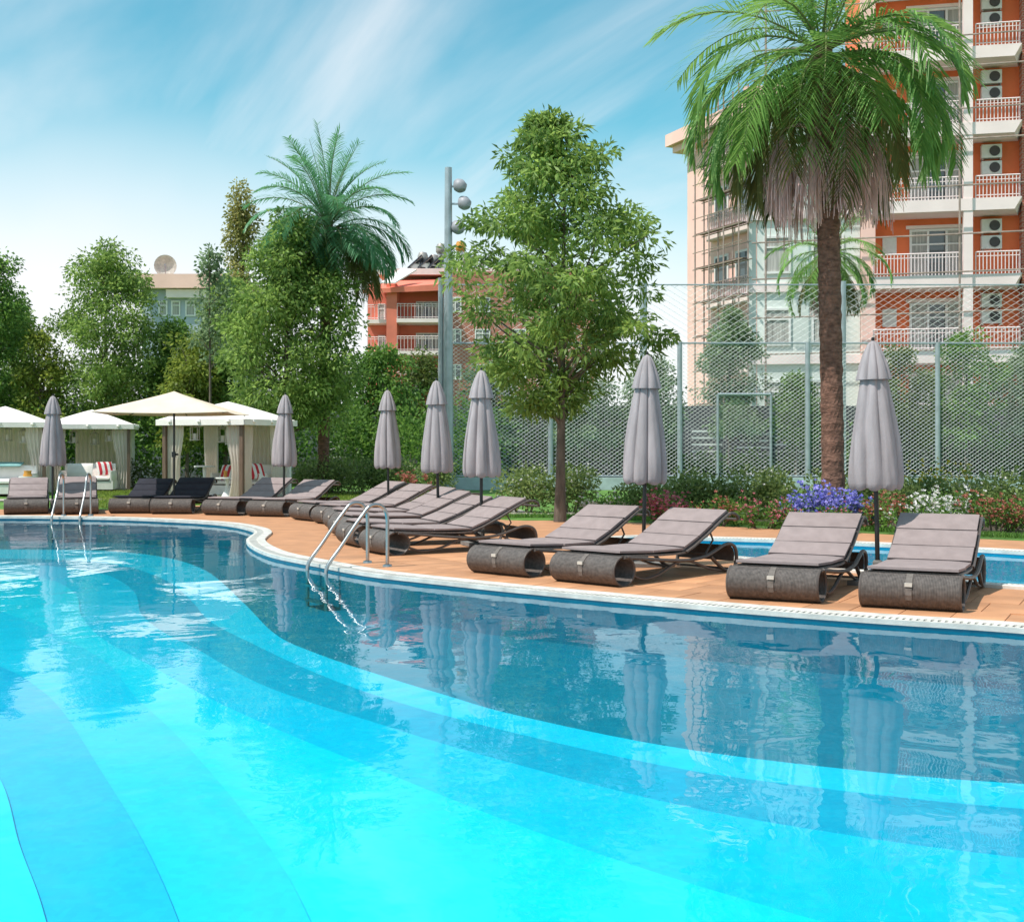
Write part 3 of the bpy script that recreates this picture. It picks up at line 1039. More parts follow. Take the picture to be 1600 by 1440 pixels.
CP = [(1372, 11.75, 0.945, 'grey furled parasol by the small pool, between the two loungers nearest the blue flowers'),
      (1005, 13.6, 0.945, 'grey furled parasol at the small pool end, by the pink flowers'),
      (752, 16.4, 0.945, 'grey furled parasol in front of the netted fence corner, beside the slim leafy tree'),
      (685, 19.0, 0.945, 'grey furled parasol right in front of the floodlight mast'),
      (607, 22.3, 0.945, 'grey furled parasol in front of the clipped hedge'),
      (443, 24.3, 0.945, 'grey furled parasol beside the curtained cabana corner'),
      (82, 24.9, 0.945, 'grey furled parasol in front of the paired cabanas, near the far ladder')]
cp0 = None
for i, (px, Y, sc_, lab) in enumerate(CP):
    o = closed_parasol()
    o.location = ((px - 800) / FPX * Y, Y, -0.006)
    o.rotation_euler = (R(rnd.uniform(-1.1, 1.1)), R(rnd.uniform(-1.1, 1.1)), rnd.uniform(0, 6))
    o.scale = (sc_ * 0.985, sc_ * 0.985, sc_)
    tag(o, lab, 'parasol', 'furled grey parasols')

# open cream parasol over the navy loungers
Yo = 25.0
root = thing('open_parasol', 'open cream square parasol over the charcoal loungers', 'parasol', ((272 - 800) / FPX * Yo, Yo, -0.006), R(3))
MB().tube([(0, 0, 0.03), (0, 0, 2.4)], 0.022, 8).build('pole', 'pole_dark', root, True)
MB().box((0, 0, 0.03), (0.46, 0.46, 0.05)).lathe([(0.05, 0.055), (0.05, 0.22), (0.03, 0.24)], 12).build('base', 'concrete', root)
mb = MB()
hw = 1.31
K = 10
top, und = [], []
ringpts = []
for j in range(K + 1):
    t = j / K
    for s_ in range(4):
        for q in range(8):
            u = -1 + 2 * q / 8
            x, y = [(u, -1), (1, u), (-u, 1), (-1, -u)][s_]
            sag = 0.035 * math.sin(math.pi * (u + 1) / 2) * t
            rr = hw * t * (1 - sag * 0.6)
            ringpts.append((x * rr, y * rr, 2.46 - 0.45 * t ** 0.92 - sag * 0.8))
vs = list(ringpts) + [(x, y, z - 0.012) for x, y, z in ringpts]
fs = []
o2 = len(ringpts)
for j in range(K):
    for k in range(32):
        k2 = (k + 1) % 32
        a, b, c, d = j * 32 + k, j * 32 + k2, (j + 1) * 32 + k2, (j + 1) * 32 + k
        fs += [(a, d, c, b), (o2 + a, o2 + b, o2 + c, o2 + d)]
for k in range(32):
    k2 = (k + 1) % 32
    fs.append((K * 32 + k, o2 + K * 32 + k, o2 + K * 32 + k2, K * 32 + k2))
mb.add(vs, fs)
can = mb.build('canopy', 'cream', root, True)
for k in range(8):
    a = k * math.pi / 4
    rr = hw * (1.38 if k % 2 else 0.98)
    MB().tube([(0.03 * math.cos(a), 0.03 * math.sin(a), 2.40), (rr * math.cos(a) * 0.97, rr * math.sin(a) * 0.97, 1.985)], 0.010, 5).build('rib', 'pole_dark', can)
MB().tube([(0, -0.02, 1.16), (0.09, -0.05, 1.16)], 0.02, 6).box((0, -0.03, 1.16), (0.07, 0.07, 0.11)).build('crank', 'pole_dark', root)


# ------------------------------------------------------------------ pool ladders
def ladder(p_edge, nrm, label, half=0.26, top=0.72, ky=1.0):
    """p_edge: point on the pool edge, nrm: unit 2D vector away from the water"""
    rz = math.atan2(nrm.y, nrm.x) - math.pi / 2          # local +Y = away from the water
    root = thing('pool_ladder', label, 'pool ladder', (p_edge.x, p_edge.y, 0), rz, 'chrome pool ladders')
    for sx in (-half, half):
        path = [(sx, -0.16, -0.44), (sx, -0.16, -0.25), (sx, -0.16, -0.02), (sx, -0.11, 0.08), (sx, 0.05, 0.24), (sx, 0.25, 0.46), (sx, 0.38, top - 0.10), (sx, 0.47, top - 0.02),
                (sx, 0.58, top), (sx, 0.68, top - 0.04), (sx, 0.735, top - 0.14), (sx, 0.74, 0.35), (sx, 0.74, 0.0)]
        path = [(a, b * ky, c) for a, b, c in path]
        rl = MB().tube(smooth3(path, 4), 0.021, 10).build('rail', 'chrome', root, True)
        MB().lathe([(0.022, 0.03), (0.05, 0.022), (0.055, 0.0)], 14, c=(sx, 0.74 * ky, 0.0)).build('flange', 'chrome', rl, True)
    for z in (-0.20, -0.36):
        MB().box((0, -0.17 * ky, z), (2 * half - 0.03, 0.075, 0.025)).build('tread', 'chrome', root)
    return root


pl = G(511, 885.5)
d_ = next(i for i in range(len(ed)) if ed[i].x > pl.x and ed[i].y < 15)
pe, ne = edge_at(arc[d_])
ladder(G(512, 886.5).xy, Vector((0.84, 0.54)), 'chrome pool ladder with long curved handrails beside the slanting row of loungers', 0.25, 0.69, 0.82)
pe = G(106, 809)
ladder(pe.xy, Vector((-0.12, 0.99)), 'chrome pool ladder at the far edge in front of a grey lounger', 0.25, 0.80)


# ------------------------------------------------------------------ foliage
def leaf_obj(name, pts, dirs, L_, W_, mat, parent=None, var=None, seed=0, droop=0.35):
    rg = np.random.default_rng(seed)
    n = len(pts)
    d = dirs / np.maximum(np.linalg.norm(dirs, axis=1, keepdims=True), 1e-6)
    up = rg.normal(size=(n, 3))
    s_ = np.cross(d, up)
    s_ /= np.maximum(np.linalg.norm(s_, axis=1, keepdims=True), 1e-6)
    nn = np.cross(s_, d)
    l = (L_ * rg.uniform(0.65, 1.3, n))[:, None]
    w = (W_ * rg.uniform(0.7, 1.3, n))[:, None]
    v = np.empty((n, 4, 3))
    v[:, 0] = pts
    v[:, 1] = pts + d * l * 0.45 + s_ * w / 2 + nn * w * 0.18
    v[:, 2] = pts + d * l - np.array([0, 0, 1]) * l * droop * 0.3
    v[:, 3] = pts + d * l * 0.45 - s_ * w / 2 + nn * w * 0.18
    me = bpy.data.meshes.new(name)
    me.vertices.add(n * 4)
    me.vertices.foreach_set('co', v.reshape(-1))
    me.loops.add(n * 4)
    me.loops.foreach_set('vertex_index', np.arange(n * 4, dtype=np.int32))
    me.polygons.add(n)
    me.polygons.foreach_set('loop_start', np.arange(0, n * 4, 4, dtype=np.int32))
    me.update()
    at = me.attributes.new('var', 'FLOAT', 'POINT')
    vv = rg.uniform(0, 1, n) if var is None else var
    at.data.foreach_set('value', np.repeat(vv, 4).astype(np.float32))
    me.materials.append(M[mat])
    me.validate()
    o = bpy.data.objects.new(name, me)
    C.objects.link(o)
    if parent:
        o.parent = parent
    return o


def clump_points(rg, centers, radii, per, flat=0.7):
    P_, D_, V_ = [], [], []
    for c, r in zip(centers, radii):
        k = max(4, int(per * (0.7 + 0.6 * rg.random())))
        d = rg.normal(size=(k, 3))
        d /= np.linalg.norm(d, axis=1, keepdims=True)
        rr = r * rg.random(k) ** 0.45
        p = d * rr[:, None]
        p[:, 2] *= flat
        P_.append(p + c)
        o = d + rg.normal(size=(k, 3)) * 0.6
        o[:, 2] -= 0.35
        D_.append(o)
        V_.append(np.clip(rg.uniform(0.15, 0.85) + rg.normal(size=k) * 0.22, 0, 1))
    return np.concatenate(P_), np.concatenate(D_), np.concatenate(V_)


def limb(mb, a, b, r0, r1, rg, n=6):
    a, b = Vector(a), Vector(b)
    pts, rs = [], []
    mid = (a + b) / 2 + Vector((rg.uniform(-1, 1), rg.uniform(-1, 1), rg.uniform(-0.2, 0.8))) * (b - a).length * 0.10
    for i in range(5):
        t = i / 4
        pts.append(a * (1 - t) ** 2 + mid * 2 * t * (1 - t) + b * t * t)
        rs.append(r0 + (r1 - r0) * t)
    mb.tube(pts, rs, n)


def tree(label, px, Y, y_top, y_bot, prof, mat, nclump, per, leaf, trunk_r, seed, group='garden trees', clump_r=0.42, name='leafy_tree', base_y=None, lean=0.0,
         depth=1.0, flat=0.7, twig=0):
    """prof: list of (row, left px, right px) describing the crown outline; the crown is round in plan"""
    rg = np.random.default_rng(seed)
    s_ = FPX / Y
    x0 = (px - 800) / s_
    root = thing(name, label, 'tree', (x0, Y, 0), 0, group)
    zt = CH + (YHOR - y_top) / s_
    zb = CH + (YHOR - y_bot) / s_
    rows_ = np.array([p[0] for p in prof], float)
    lf = np.array([p[1] for p in prof], float)
    rt = np.array([p[2] for p in prof], float)
    cen, rad = [], []
    tries = 0
    while len(cen) < nclump and tries < nclump * 60:
        tries += 1
        row = rg.uniform(y_top, y_bot)
        l, r_ = np.interp(row, rows_, lf), np.interp(row, rows_, rt)
        hw_, cx_ = (r_ - l) / 2 / s_, (l + r_) / 2
        if rg.random() > hw_ / (max(rt - lf) / 2 / s_) + 0.12:
            continue
        a, q = rg.uniform(0, 2 * math.pi), math.sqrt(rg.random())
        cr_ = clump_r * rg.uniform(0.6, 1.25)
        q = min(q * 1.05, 1.0)
        rr = max(hw_ - cr_ * 0.65, 0.03) * q
        cx__ = (cx_ - px) / s_ + rr * math.cos(a)
        cen.append((cx__, rr * math.sin(a) * depth, CH + (YHOR - row) / s_))
        rad.append(cr_ * (0.75 if hw_ < 0.5 else 1))
    mb = MB()
    th = zb + (zt - zb) * 0.80
    tp = [(lean * t, 0.04 * math.sin(5 * t), -0.05 + (th + 0.05) * t) for t in (0, 0.15, 0.3, 0.45, 0.6, 0.75, 0.9, 1.0)]
    mb.tube(tp, [trunk_r * (1.35 if i == 0 else 1.05 - 0.85 * i / 7) for i in range(8)], 10)
    tk = mb.build('trunk', 'bark', root, True)
    lb = MB()
    order = sorted(range(len(cen)), key=lambda i: cen[i][2])
    for i in order[::max(1, len(order) // 34)]:
        c = cen[i]
        zz = max(zb * 0.85, c[2] - 0.55 * math.hypot(c[0], c[1]) - 0.2)
        zz = min(zz, th * 0.97)
        t = zz / th
        limb(lb, (lean * t, 0.04 * math.sin(5 * t), zz), c, trunk_r * 0.42 * (1.1 - t * 0.6), 0.008, rg, 5)
    lb.build('limbs', 'bark', tk)
    p, d, v = clump_points(rg, cen, rad, per, flat)
    leaf_obj('crown', p, d, leaf[0], leaf[1], mat, root, v, seed)
    return root


# ------------------------------------------------------------------ palms
def frond_mesh(name, length, e0, bend, mat, leaflet=0.55, n=46, seed=0, vee=0.5, width=0.028, dens=1.0, hang=0.5):
    """one pinnate frond in the local X-Z plane: rachis arc with two rows of drooping leaflets"""
    rg = np.random.default_rng(seed)
    K_ = 24
    pts = [np.zeros(3)]
    ang = e0
    for i in range(K_):
        t = (i + 0.5) / K_
        ang = e0 - bend * t ** 1.25
        pts.append(pts[-1] + np.array([math.cos(ang), 0, math.sin(ang)]) * length / K_)
    pts = np.array(pts)
    tw = rg.uniform(-0.12, 0.12)
    pts[:, 1] += tw * np.linspace(0, 1, K_ + 1) ** 2 * length
    V, F, A = [], [], []

    def quad(a, b, c, d, var):
        k = len(V)
        V.extend([a, b, c, d])
        F.append((k, k + 1, k + 2, k + 3))
        A.extend([var] * 4)
    base = rg.uniform(0.25, 0.7)
    for j in range(int(n * dens)):
        t = 0.12 + 0.88 * (j + rg.uniform(-0.3, 0.3)) / int(n * dens)
        t = min(max(t, 0.1), 0.995)
        f = t * K_
        i = min(int(f), K_ - 1)
        p = pts[i] + (pts[i + 1] - pts[i]) * (f - i)
        tg = pts[i + 1] - pts[i]
        tg = tg / np.linalg.norm(tg)
        nrm = np.array([-tg[2], 0, tg[0]])
        prof = (0.35 + 1.35 * t) if t < 0.45 else (0.96 - 0.60 * ((t - 0.45) / 0.55) ** 1.5)
        for sd_ in (-1, 1):
            l = leaflet * prof * rg.uniform(0.85, 1.12)
            fw = 0.55 + 0.5 * t + rg.uniform(-0.12, 0.12)
            d = tg * fw + np.array([0, sd_, 0]) * 1.0 + nrm * (vee + rg.uniform(-0.2, 0.2))
            d /= np.linalg.norm(d)
            m_ = p + d * l * 0.5 - np.array([0, 0, 1]) * l * 0.10 * hang
            e = p + d * l - np.array([0, 0, 1]) * l * 0.55 * hang * rg.uniform(0.6, 1.3)
            s_ = np.cross(d, np.array([0, 0, 1.0]))
            s_ = s_ / max(np.linalg.norm(s_), 1e-6)
            s_ = s_ * 0.8 + nrm * 0.25 * sd_
            w = width
            var = float(np.clip(base + rg.normal() * 0.18, 0, 1))
            quad(p - s_ * w * 0.35, p + s_ * w * 0.35, m_ + s_ * w * 0.5, m_ - s_ * w * 0.5, var)
            quad(m_ - s_ * w * 0.5, m_ + s_ * w * 0.5, e + s_ * w * 0.06, e - s_ * w * 0.06, var)
    mb = MB()
    mb.tube([Vector(p) for p in pts[::3]], [0.024 * (1 - 0.85 * k / 8) for k in range(9)], 5)
    k0 = len(V)
    V2 = V + [np.array(v) for v in mb.v]
    F2 = F + [tuple(i + k0 for i in f) for f in mb.f]
    me = bpy.data.meshes.new(name)
    me.from_pydata([tuple(v) for v in V2], [], F2)
    me.materials.append(M[mat])
    me.materials.append(M['rachis'])
    mi = [0] * len(F) + [1] * len(mb.f)
    me.polygons.foreach_set('material_index', mi)
    at = me.attributes.new('var', 'FLOAT', 'POINT')
    at.data.foreach_set('value', np.array(A + [0.6] * len(mb.v), dtype=np.float32))
    return me


def strand_bunch(name, seed, length=1.1, n=80, out=0.55):
    rg = random.Random(seed)
    mb = MB()
    ax = [(0, 0, 0), (out * 0.5, 0, 0.12), (out * 0.85, 0, 0.02), (out, 0, -0.18)]
    mb.tube(smooth3(ax, 3), 0.016, 5)
    for k in range(n):
        t = rg.uniform(0.55, 1.0)
        sx, sy = rg.gauss(0, 0.13), rg.gauss(0, 0.15)
        p0 = Vector((out * (0.65 + 0.35 * t), 0, 0.1 - 0.28 * t))
        l = length * rg.uniform(0.6, 1.05)
        pts = [p0, p0 + Vector((sx * 0.6, sy * 0.6, -l * 0.25)), p0 + Vector((sx, sy, -l * 0.6)), p0 + Vector((sx * 1.15, sy * 1.15, -l))]
        mb.tube(pts, 0.0065, 3, False)
    return mb


def palm(label, px, Y, crown_row, trunk_r, fl, nf, seed, mats, bunches=0, name='palm_tree', lean_px=0, upright=0, hangers=0, bunch_len=1.1, leaflet=0.55, width=0.03, fan=(-25, 82), bunch_drop=0.75, bunch_out=0.0):
    rg = random.Random(seed)
    s_ = FPX / Y
    root = thing(name, label, 'palm tree', ((px - 800) / s_, Y, 0), 0, 'palms')
    zc = CH + (YHOR - crown_row) / s_
    lx = lean_px / s_
    # trunk with leaf-scar rings, thickening under the crown
    prof, n = [], 18
    vs, fs = [], []
    steps = 80
    nrg = np.random.default_rng(seed)
    for i in range(steps + 1):
        t = i / steps
        r_ = trunk_r * (1.18 - 0.25 * min(t / 0.12, 1) * 1.0) * (1 + 0.30 * max(0, (t - 0.62) / 0.2) if t < 0.82 else 1.30 - 0.5 * (t - 0.82) / 0.18)
        r_ *= 1 + 0.035 * ((i % 3) - 1)
        for k in range(n):
            a = 2 * math.pi * k / n + (i % 2) * math.pi / n
            q = r_ * (1 + nrg.uniform(-0.035, 0.035))
            vs.append((lx * t ** 1.5 + q * math.cos(a), q * math.sin(a), -0.05 + (zc + 0.1) * t))
    for i in range(steps):
        for k in range(n):
            k2 = (k + 1) % n
            fs.append((i * n + k, i * n + k2, (i + 1) * n + k2, (i + 1) * n + k))
    MB().add(vs, fs).build('trunk', 'palm_bark', root, False)
    for k in range(26):                                  # stubs of cut fronds under the crown
        a, zz = k * 2.4, zc - 0.25 - 0.055 * k
        ca, sa = math.cos(a), math.sin(a)
        r0 = trunk_r * 1.05
        MB().tube([(lx + ca * r0 * 0.7, sa * r0 * 0.7, zz - 0.10), (lx + ca * (r0 + 0.05), sa * (r0 + 0.05), zz), (lx + ca * (r0 + 0.12), sa * (r0 + 0.12), zz + rg.uniform(0.10, 0.24))], [0.06, 0.05, 0.028], 5).build('frond_stub', 'palm_bark', root)
    cls = []
    for i in range(14):
        t = i / 13
        e0 = R(fan[1] + (fan[0] - fan[1]) * t)
        bend = R(14 + 100 * min(1, t * 2.4)) if t < 0.75 else R(62)
        mt_ = mats[0] if t < 0.72 else (mats[1] if t < 0.86 else mats[2])
        for q in range(2):
            cls.append((t, frond_mesh('frond', fl * rg.uniform(0.88, 1.08) * (0.80 if t > 0.75 else 1), e0, bend, mt_, leaflet, 54, seed * 50 + i * 2 + q, 0.42 - 0.35 * t, width, 1.0, 0.35 + 0.75 * t)))
    ga = 2.399963
    for k in range(nf):
        t = (k + 0.5) / nf
        t = t ** 0.85
        me = cls[min(27, int(t * 14) * 2 + rg.randint(0, 1))][1]
        o = bpy.data.objects.new('frond', me)
        C.objects.link(o)
        o.parent = root
        o.location = (lx + rg.uniform(-0.05, 0.05), rg.uniform(-0.05, 0.05), zc - 0.30 * t + rg.uniform(-0.06, 0.06))
        o.rotation_euler = (R(rg.uniform(-8, 8)), 0, k * ga + rg.uniform(-0.2, 0.2))
    for k in range(bunches):
        o = strand_bunch('fruit_strands', seed * 9 + k, bunch_len, 95, 0.28 + 0.09 * (k % 3) + trunk_r + bunch_out).build('fruit_strands', 'strand', root)
        o.location = (lx, 0, zc - bunch_drop - 0.12 * (k % 3))
        o.rotation_euler = (0, 0, 2 * math.pi * k / bunches + 0.35)
    return root


palm('tall thick-trunked palm in the flower bed with drooping fronds and pink fruit strands', 1302, 21.0, 74, 0.205, 3.4, 60, 3,
     ('palm_leaf', 'palm_leaf', 'palm_olive'), 8, lean_px=-16, leaflet=0.80, width=0.040, fan=(-38, 78), bunch_len=1.5, bunch_drop=1.4, bunch_out=0.35)
palm('feathery green palm with an upright frond rising above the rounded leafy trees', 505, 34.0, 352, 0.17, 2.75, 74, 5,
     ('palm_leaf_teal', 'palm_leaf_teal', 'palm_olive'), 0, lean_px=8, leaflet=0.62, width=0.036, fan=(-22, 89))
palm('smaller pale palm behind the netted fence, in front of the orange hotel', 1296, 43.0, 388, 0.16, 2.7, 34, 8,
     ('palm_leaf', 'palm_leaf', 'palm_olive'), 3, leaflet=0.5, width=0.03, fan=(-45, 75), bunch_len=1.6)

# ------------------------------------------------------------------ trees
T1 = [(178, 835, 870), (200, 815, 905), (235, 770, 965), (290, 750, 985), (330, 725, 1030), (350, 725, 1065), (375, 718, 1065), (400, 700, 1055), (440, 678, 1050), (470, 695, 1045),
      (520, 735, 1085), (545, 740, 1080), (570, 740, 1000), (610, 765, 960), (650, 790, 930)]
tree('slim upright tree with narrow hanging leaves and straight trunk beside the deck', 875, 21.5, 182, 640, T1, 'leaf_bright', 195, 125, (0.15, 0.048), 0.088, 11, clump_r=0.42, flat=0.48, lean=0.08)
tree('rounded leafy tree behind the cabanas, beside the satellite dish building', 165, 41, 385, 665, [(385, 150, 190), (410, 110, 225), (460, 85, 250), (520, 60, 262), (580, 65, 258), (665, 85, 240)], 'leaf_bright', 190, 125, (0.14, 0.065), 0.10, 12, clump_r=0.6)
tree('tall leafy tree in front of the feathery palm', 448, 33, 345, 660, [(345, 425, 490), (370, 400, 520), (420, 372, 550), (480, 345, 568), (540, 335, 570), (600, 345, 565), (660, 370, 540)], 'leaf_bright', 230, 125, (0.14, 0.065), 0.11, 13, clump_r=0.58)
tree('leafy tree behind the teal-covered sofa cabana', -20, 40, 405, 670, [(405, -50, 22), (440, -75, 45), (500, -95, 48), (560, -100, 40), (670, -90, 30)], 'leaf_mid', 150, 120, (0.14, 0.065), 0.10, 14, clump_r=0.58)
tree('sparse thin-twigged tree beside the poplar', 328, 36, 350, 560, [(350, 308, 330), (400, 310, 350), (460, 300, 368), (520, 290, 375), (560, 300, 370)], 'leaf_grey', 34, 60, (0.14, 0.07), 0.05, 15, clump_r=0.40)
tree('yellow-green bushy tree seen between two darker trees', 292, 39, 530, 690, [(530, 265, 320), (570, 245, 345), (620, 240, 350), (690, 250, 345)], 'leaf_yellow', 60, 110, (0.15, 0.075), 0.07, 16, clump_r=0.5)
tree('yellow-green bushy tree behind the far furled parasol', 62, 40, 520, 690, [(520, 40, 80), (570, 25, 105), (630, 20, 112), (690, 25, 105)], 'leaf_yellow', 50, 110, (0.15, 0.075), 0.07, 17, clump_r=0.5)
tree('bright green leafy tree filling the gap below the satellite dish', 268, 42, 505, 690, [(505, 250, 290), (540, 225, 318), (600, 215, 330), (690, 225, 320)], 'leaf_mid', 100, 120, (0.15, 0.07), 0.08, 22, clump_r=0.58)
tree('bright green leafy tree crowding the side of the tall leafy tree', 352, 40, 425, 690, [(425, 338, 372), (470, 318, 392), (540, 305, 402), (690, 315, 395)], 'leaf_bright', 110, 120, (0.15, 0.07), 0.08, 23, clump_r=0.55)
tree('bright green leafy tree low between the two rounded trees at the cabanas', 20, 43, 470, 690, [(470, 5, 40), (520, -15, 62), (600, -20, 70), (690, -15, 65)], 'leaf_bright', 90, 120, (0.15, 0.07), 0.08, 24, clump_r=0.58)
tree('tall yellowing poplar far behind the trees', 380, 78, 292, 560, [(292, 368, 384), (330, 352, 400), (400, 348, 410), (480, 350, 410), (560, 355, 405)], 'leaf_poplar', 70, 80, (0.26, 0.13), 0.2, 18, clump_r=0.75, flat=1.3)
tree('low spreading tree below the coral balconies', 590, 44, 548, 690, [(548, 570, 620), (575, 535, 650), (620, 515, 668), (690, 525, 660)], 'leaf_mid', 90, 110, (0.16, 0.08), 0.08, 19, clump_r=0.55)
tree('small olive tree beside the floodlight mast', 662, 46, 555, 700, [(555, 640, 680), (590, 625, 695), (640, 622, 700), (700, 630, 692)], 'leaf_olive', 45, 110, (0.15, 0.07), 0.07, 20, clump_r=0.5)
tree('bushy conical tree behind the fence, in front of the scaffolding', 1140, 48, 488, 680, [(488, 1125, 1155), (530, 1100, 1185), (580, 1085, 1205), (680, 1090, 1200)], 'leaf_grey', 80, 110, (0.16, 0.08), 0.09, 21, clump_r=0.55)
for i, (px, top, wd, lab, mt_) in enumerate((
        (770, 562, 60, 'round bushy tree behind the fence corner', 'leaf_grey'),
        (900, 575, 75, 'round bushy tree behind the fence, past the slim tree trunk', 'leaf_grey'),
        (1020, 565, 60, 'round bushy tree behind the fence, below the pink end wall', 'leaf_grey'),
        (1245, 590, 45, 'round bushy tree behind the fence, next to the big palm trunk', 'leaf_dark'),
        (1405, 545, 62, 'round bushy tree behind the fence, past the fenceside furled parasol', 'leaf_olive'),
        (1510, 528, 66, 'largest round bushy tree behind the fence, under the air conditioners', 'leaf_mid'),
        (1620, 535, 66, 'round bushy tree behind the fence at the far end of the hotel', 'leaf_grey'))):
    tree(lab, px, 47.5, top, 690, [(top, px - wd * 0.4, px + wd * 0.4), (top + 30, px - wd * 0.85, px + wd * 0.85), (top + 70, px - wd, px + wd), (690, px - wd * 0.9, px + wd * 0.9)],
         mt_, 70, 105, (0.16, 0.08), 0.08, 30 + i, 'trees behind the sports fence', 0.55)


# ------------------------------------------------------------------ hedges, shrubs and flowers
def shrub(name, label, cat, px, Y, wpx, z0, z1, depth, mat, n, leaf, seed, group=None, blobs=7, flowers=None, upright=False):
    rg = np.random.default_rng(seed)
    s_ = FPX / Y
    w = wpx / s_
    root = thing(name, label, cat, ((px - 800) / s_, Y, 0), 0, group)
    cen, rad = [], []
    for k in range(blobs):
        cen.append((rg.uniform(-w / 2, w / 2) * 0.85, rg.uniform(-depth / 2, depth / 2) * 0.7, z0 + (z1 - z0) * rg.uniform(0.25, 0.72)))
        rad.append((z1 - z0) * rg.uniform(0.36, 0.52))
    p, d, v = clump_points(rg, cen, rad, n // blobs, 0.95)
    p[:, 2] = np.maximum(p[:, 2], 0.02)
    d[:, 2] += 0.7
    v = np.clip(v * 0.6 + 0.4 * (rg.random(len(v)) ** 2), 0, 1)
    leaf_obj('foliage', p, d, leaf[0], leaf[1], mat, root, v, seed)
    st = MB()
    for c in cen:
        st.tube([(c[0] * 0.5, c[1] * 0.5, -0.03), (c[0] * 0.8, c[1] * 0.8, c[2] * 0.5), c], [0.018, 0.012, 0.005], 5)
    st.build('stems', 'bark', root)
    if flowers:
        fm, nf, fs_ = flowers
        idx = rg.choice(len(p), nf)
        fp, fd = [], []
        for i in idx:
            c = p[i] + np.array([0, -abs(rg.normal()) * 0.06, abs(rg.normal()) * 0.06])
            a0 = rg.uniform(0, 6.28)
            for q in range(5):
                a = a0 + q * 1.2566
                fp.append(c)
                fd.append((math.cos(a), math.sin(a) * 0.7 - 0.3, math.sin(a) * 0.5 + 0.35))
        leaf_obj('blossoms', np.array(fp), np.array(fd), fs_, fs_ * 0.8, fm, root, None, seed + 1, 0.0)
    return root


# clipped hedge beside the lawn, as a run of bushes
HEDGE = ['clipped green hedge bush at the cabana end of the low hedge', 'clipped green hedge bush in front of the feathery palm trunk', 'clipped green hedge bush in the middle of the low hedge',
         'clipped green hedge bush right behind the hedge parasol', 'clipped green hedge bush at the floodlight mast end of the low hedge']
for i, px in enumerate((482, 530, 578, 626, 672)):
    shrub('clipped_hedge_bush', HEDGE[i], 'hedge', px, 34 - i * 0.3, 62, 0.0, 0.98, 1.0, 'leaf_hedge', 1500, (0.10, 0.055), 60 + i, 'clipped hedge bushes', 9)
SHR = [
    ('leafy_shrub', 'pale-leaved shrub beside the slim tree trunk', 820, 24.5, 75, 0.85, 'leaf_hedge', 1300, ('petal_white', 60, 0.03)),
    ('leafy_shrub', 'pale-leaved shrub just behind the slim tree trunk', 888, 24.5, 60, 0.80, 'leaf_hedge', 1100, ('petal_white', 50, 0.03)),
    ('leafy_shrub', 'leafy shrub with the pink flowers in front of it', 990, 23.5, 90, 0.74, 'leaf_hedge', 1300, None),
    ('leafy_shrub', 'leafy shrub between the pink flowers and the palm, full and rounded', 1085, 22.6, 105, 0.80, 'leaf_hedge', 1700, None),
    ('leafy_shrub', 'leafy shrub in the bed, on the slim tree side of the palm trunk', 1170, 22.4, 105, 0.76, 'leaf_hedge', 1700, ('petal_white', 60, 0.03)),
    ('leafy_shrub', 'leafy shrub right at the foot of the thick palm trunk', 1255, 22.2, 105, 0.76, 'leaf_hedge', 1700, ('petal_white', 50, 0.03)),
    ('leafy_shrub', 'leafy shrub under the furled parasol beside the palm', 1345, 22.0, 100, 0.74, 'leaf_hedge', 1500, None),
    ('leafy_shrub', 'low leafy shrub in front of the yellow flowers', 1435, 21.4, 95, 0.66, 'leaf_hedge', 1400, None),
    ('leafy_shrub', 'tall leafy shrub topped with white blossom heads', 1545, 20.6, 110, 0.82, 'leaf_hedge', 1800, ('petal_white', 130, 0.035)),
    ('leafy_shrub', 'leafy shrub past the white-blossomed shrub', 1650, 20.2, 110, 0.80, 'leaf_hedge', 1500, None),
]
for i, (nm, lab, px, Y, wpx, z1, mt_, n, fl) in enumerate(SHR):
    shrub(nm, lab, 'shrub', px, Y, wpx * 1.08, 0.0, z1 * 1.13, 0.9, mt_, int(n * 1.5), (0.085, 0.045), 80 + i, 'shrubs in the flower bed', 8, fl)
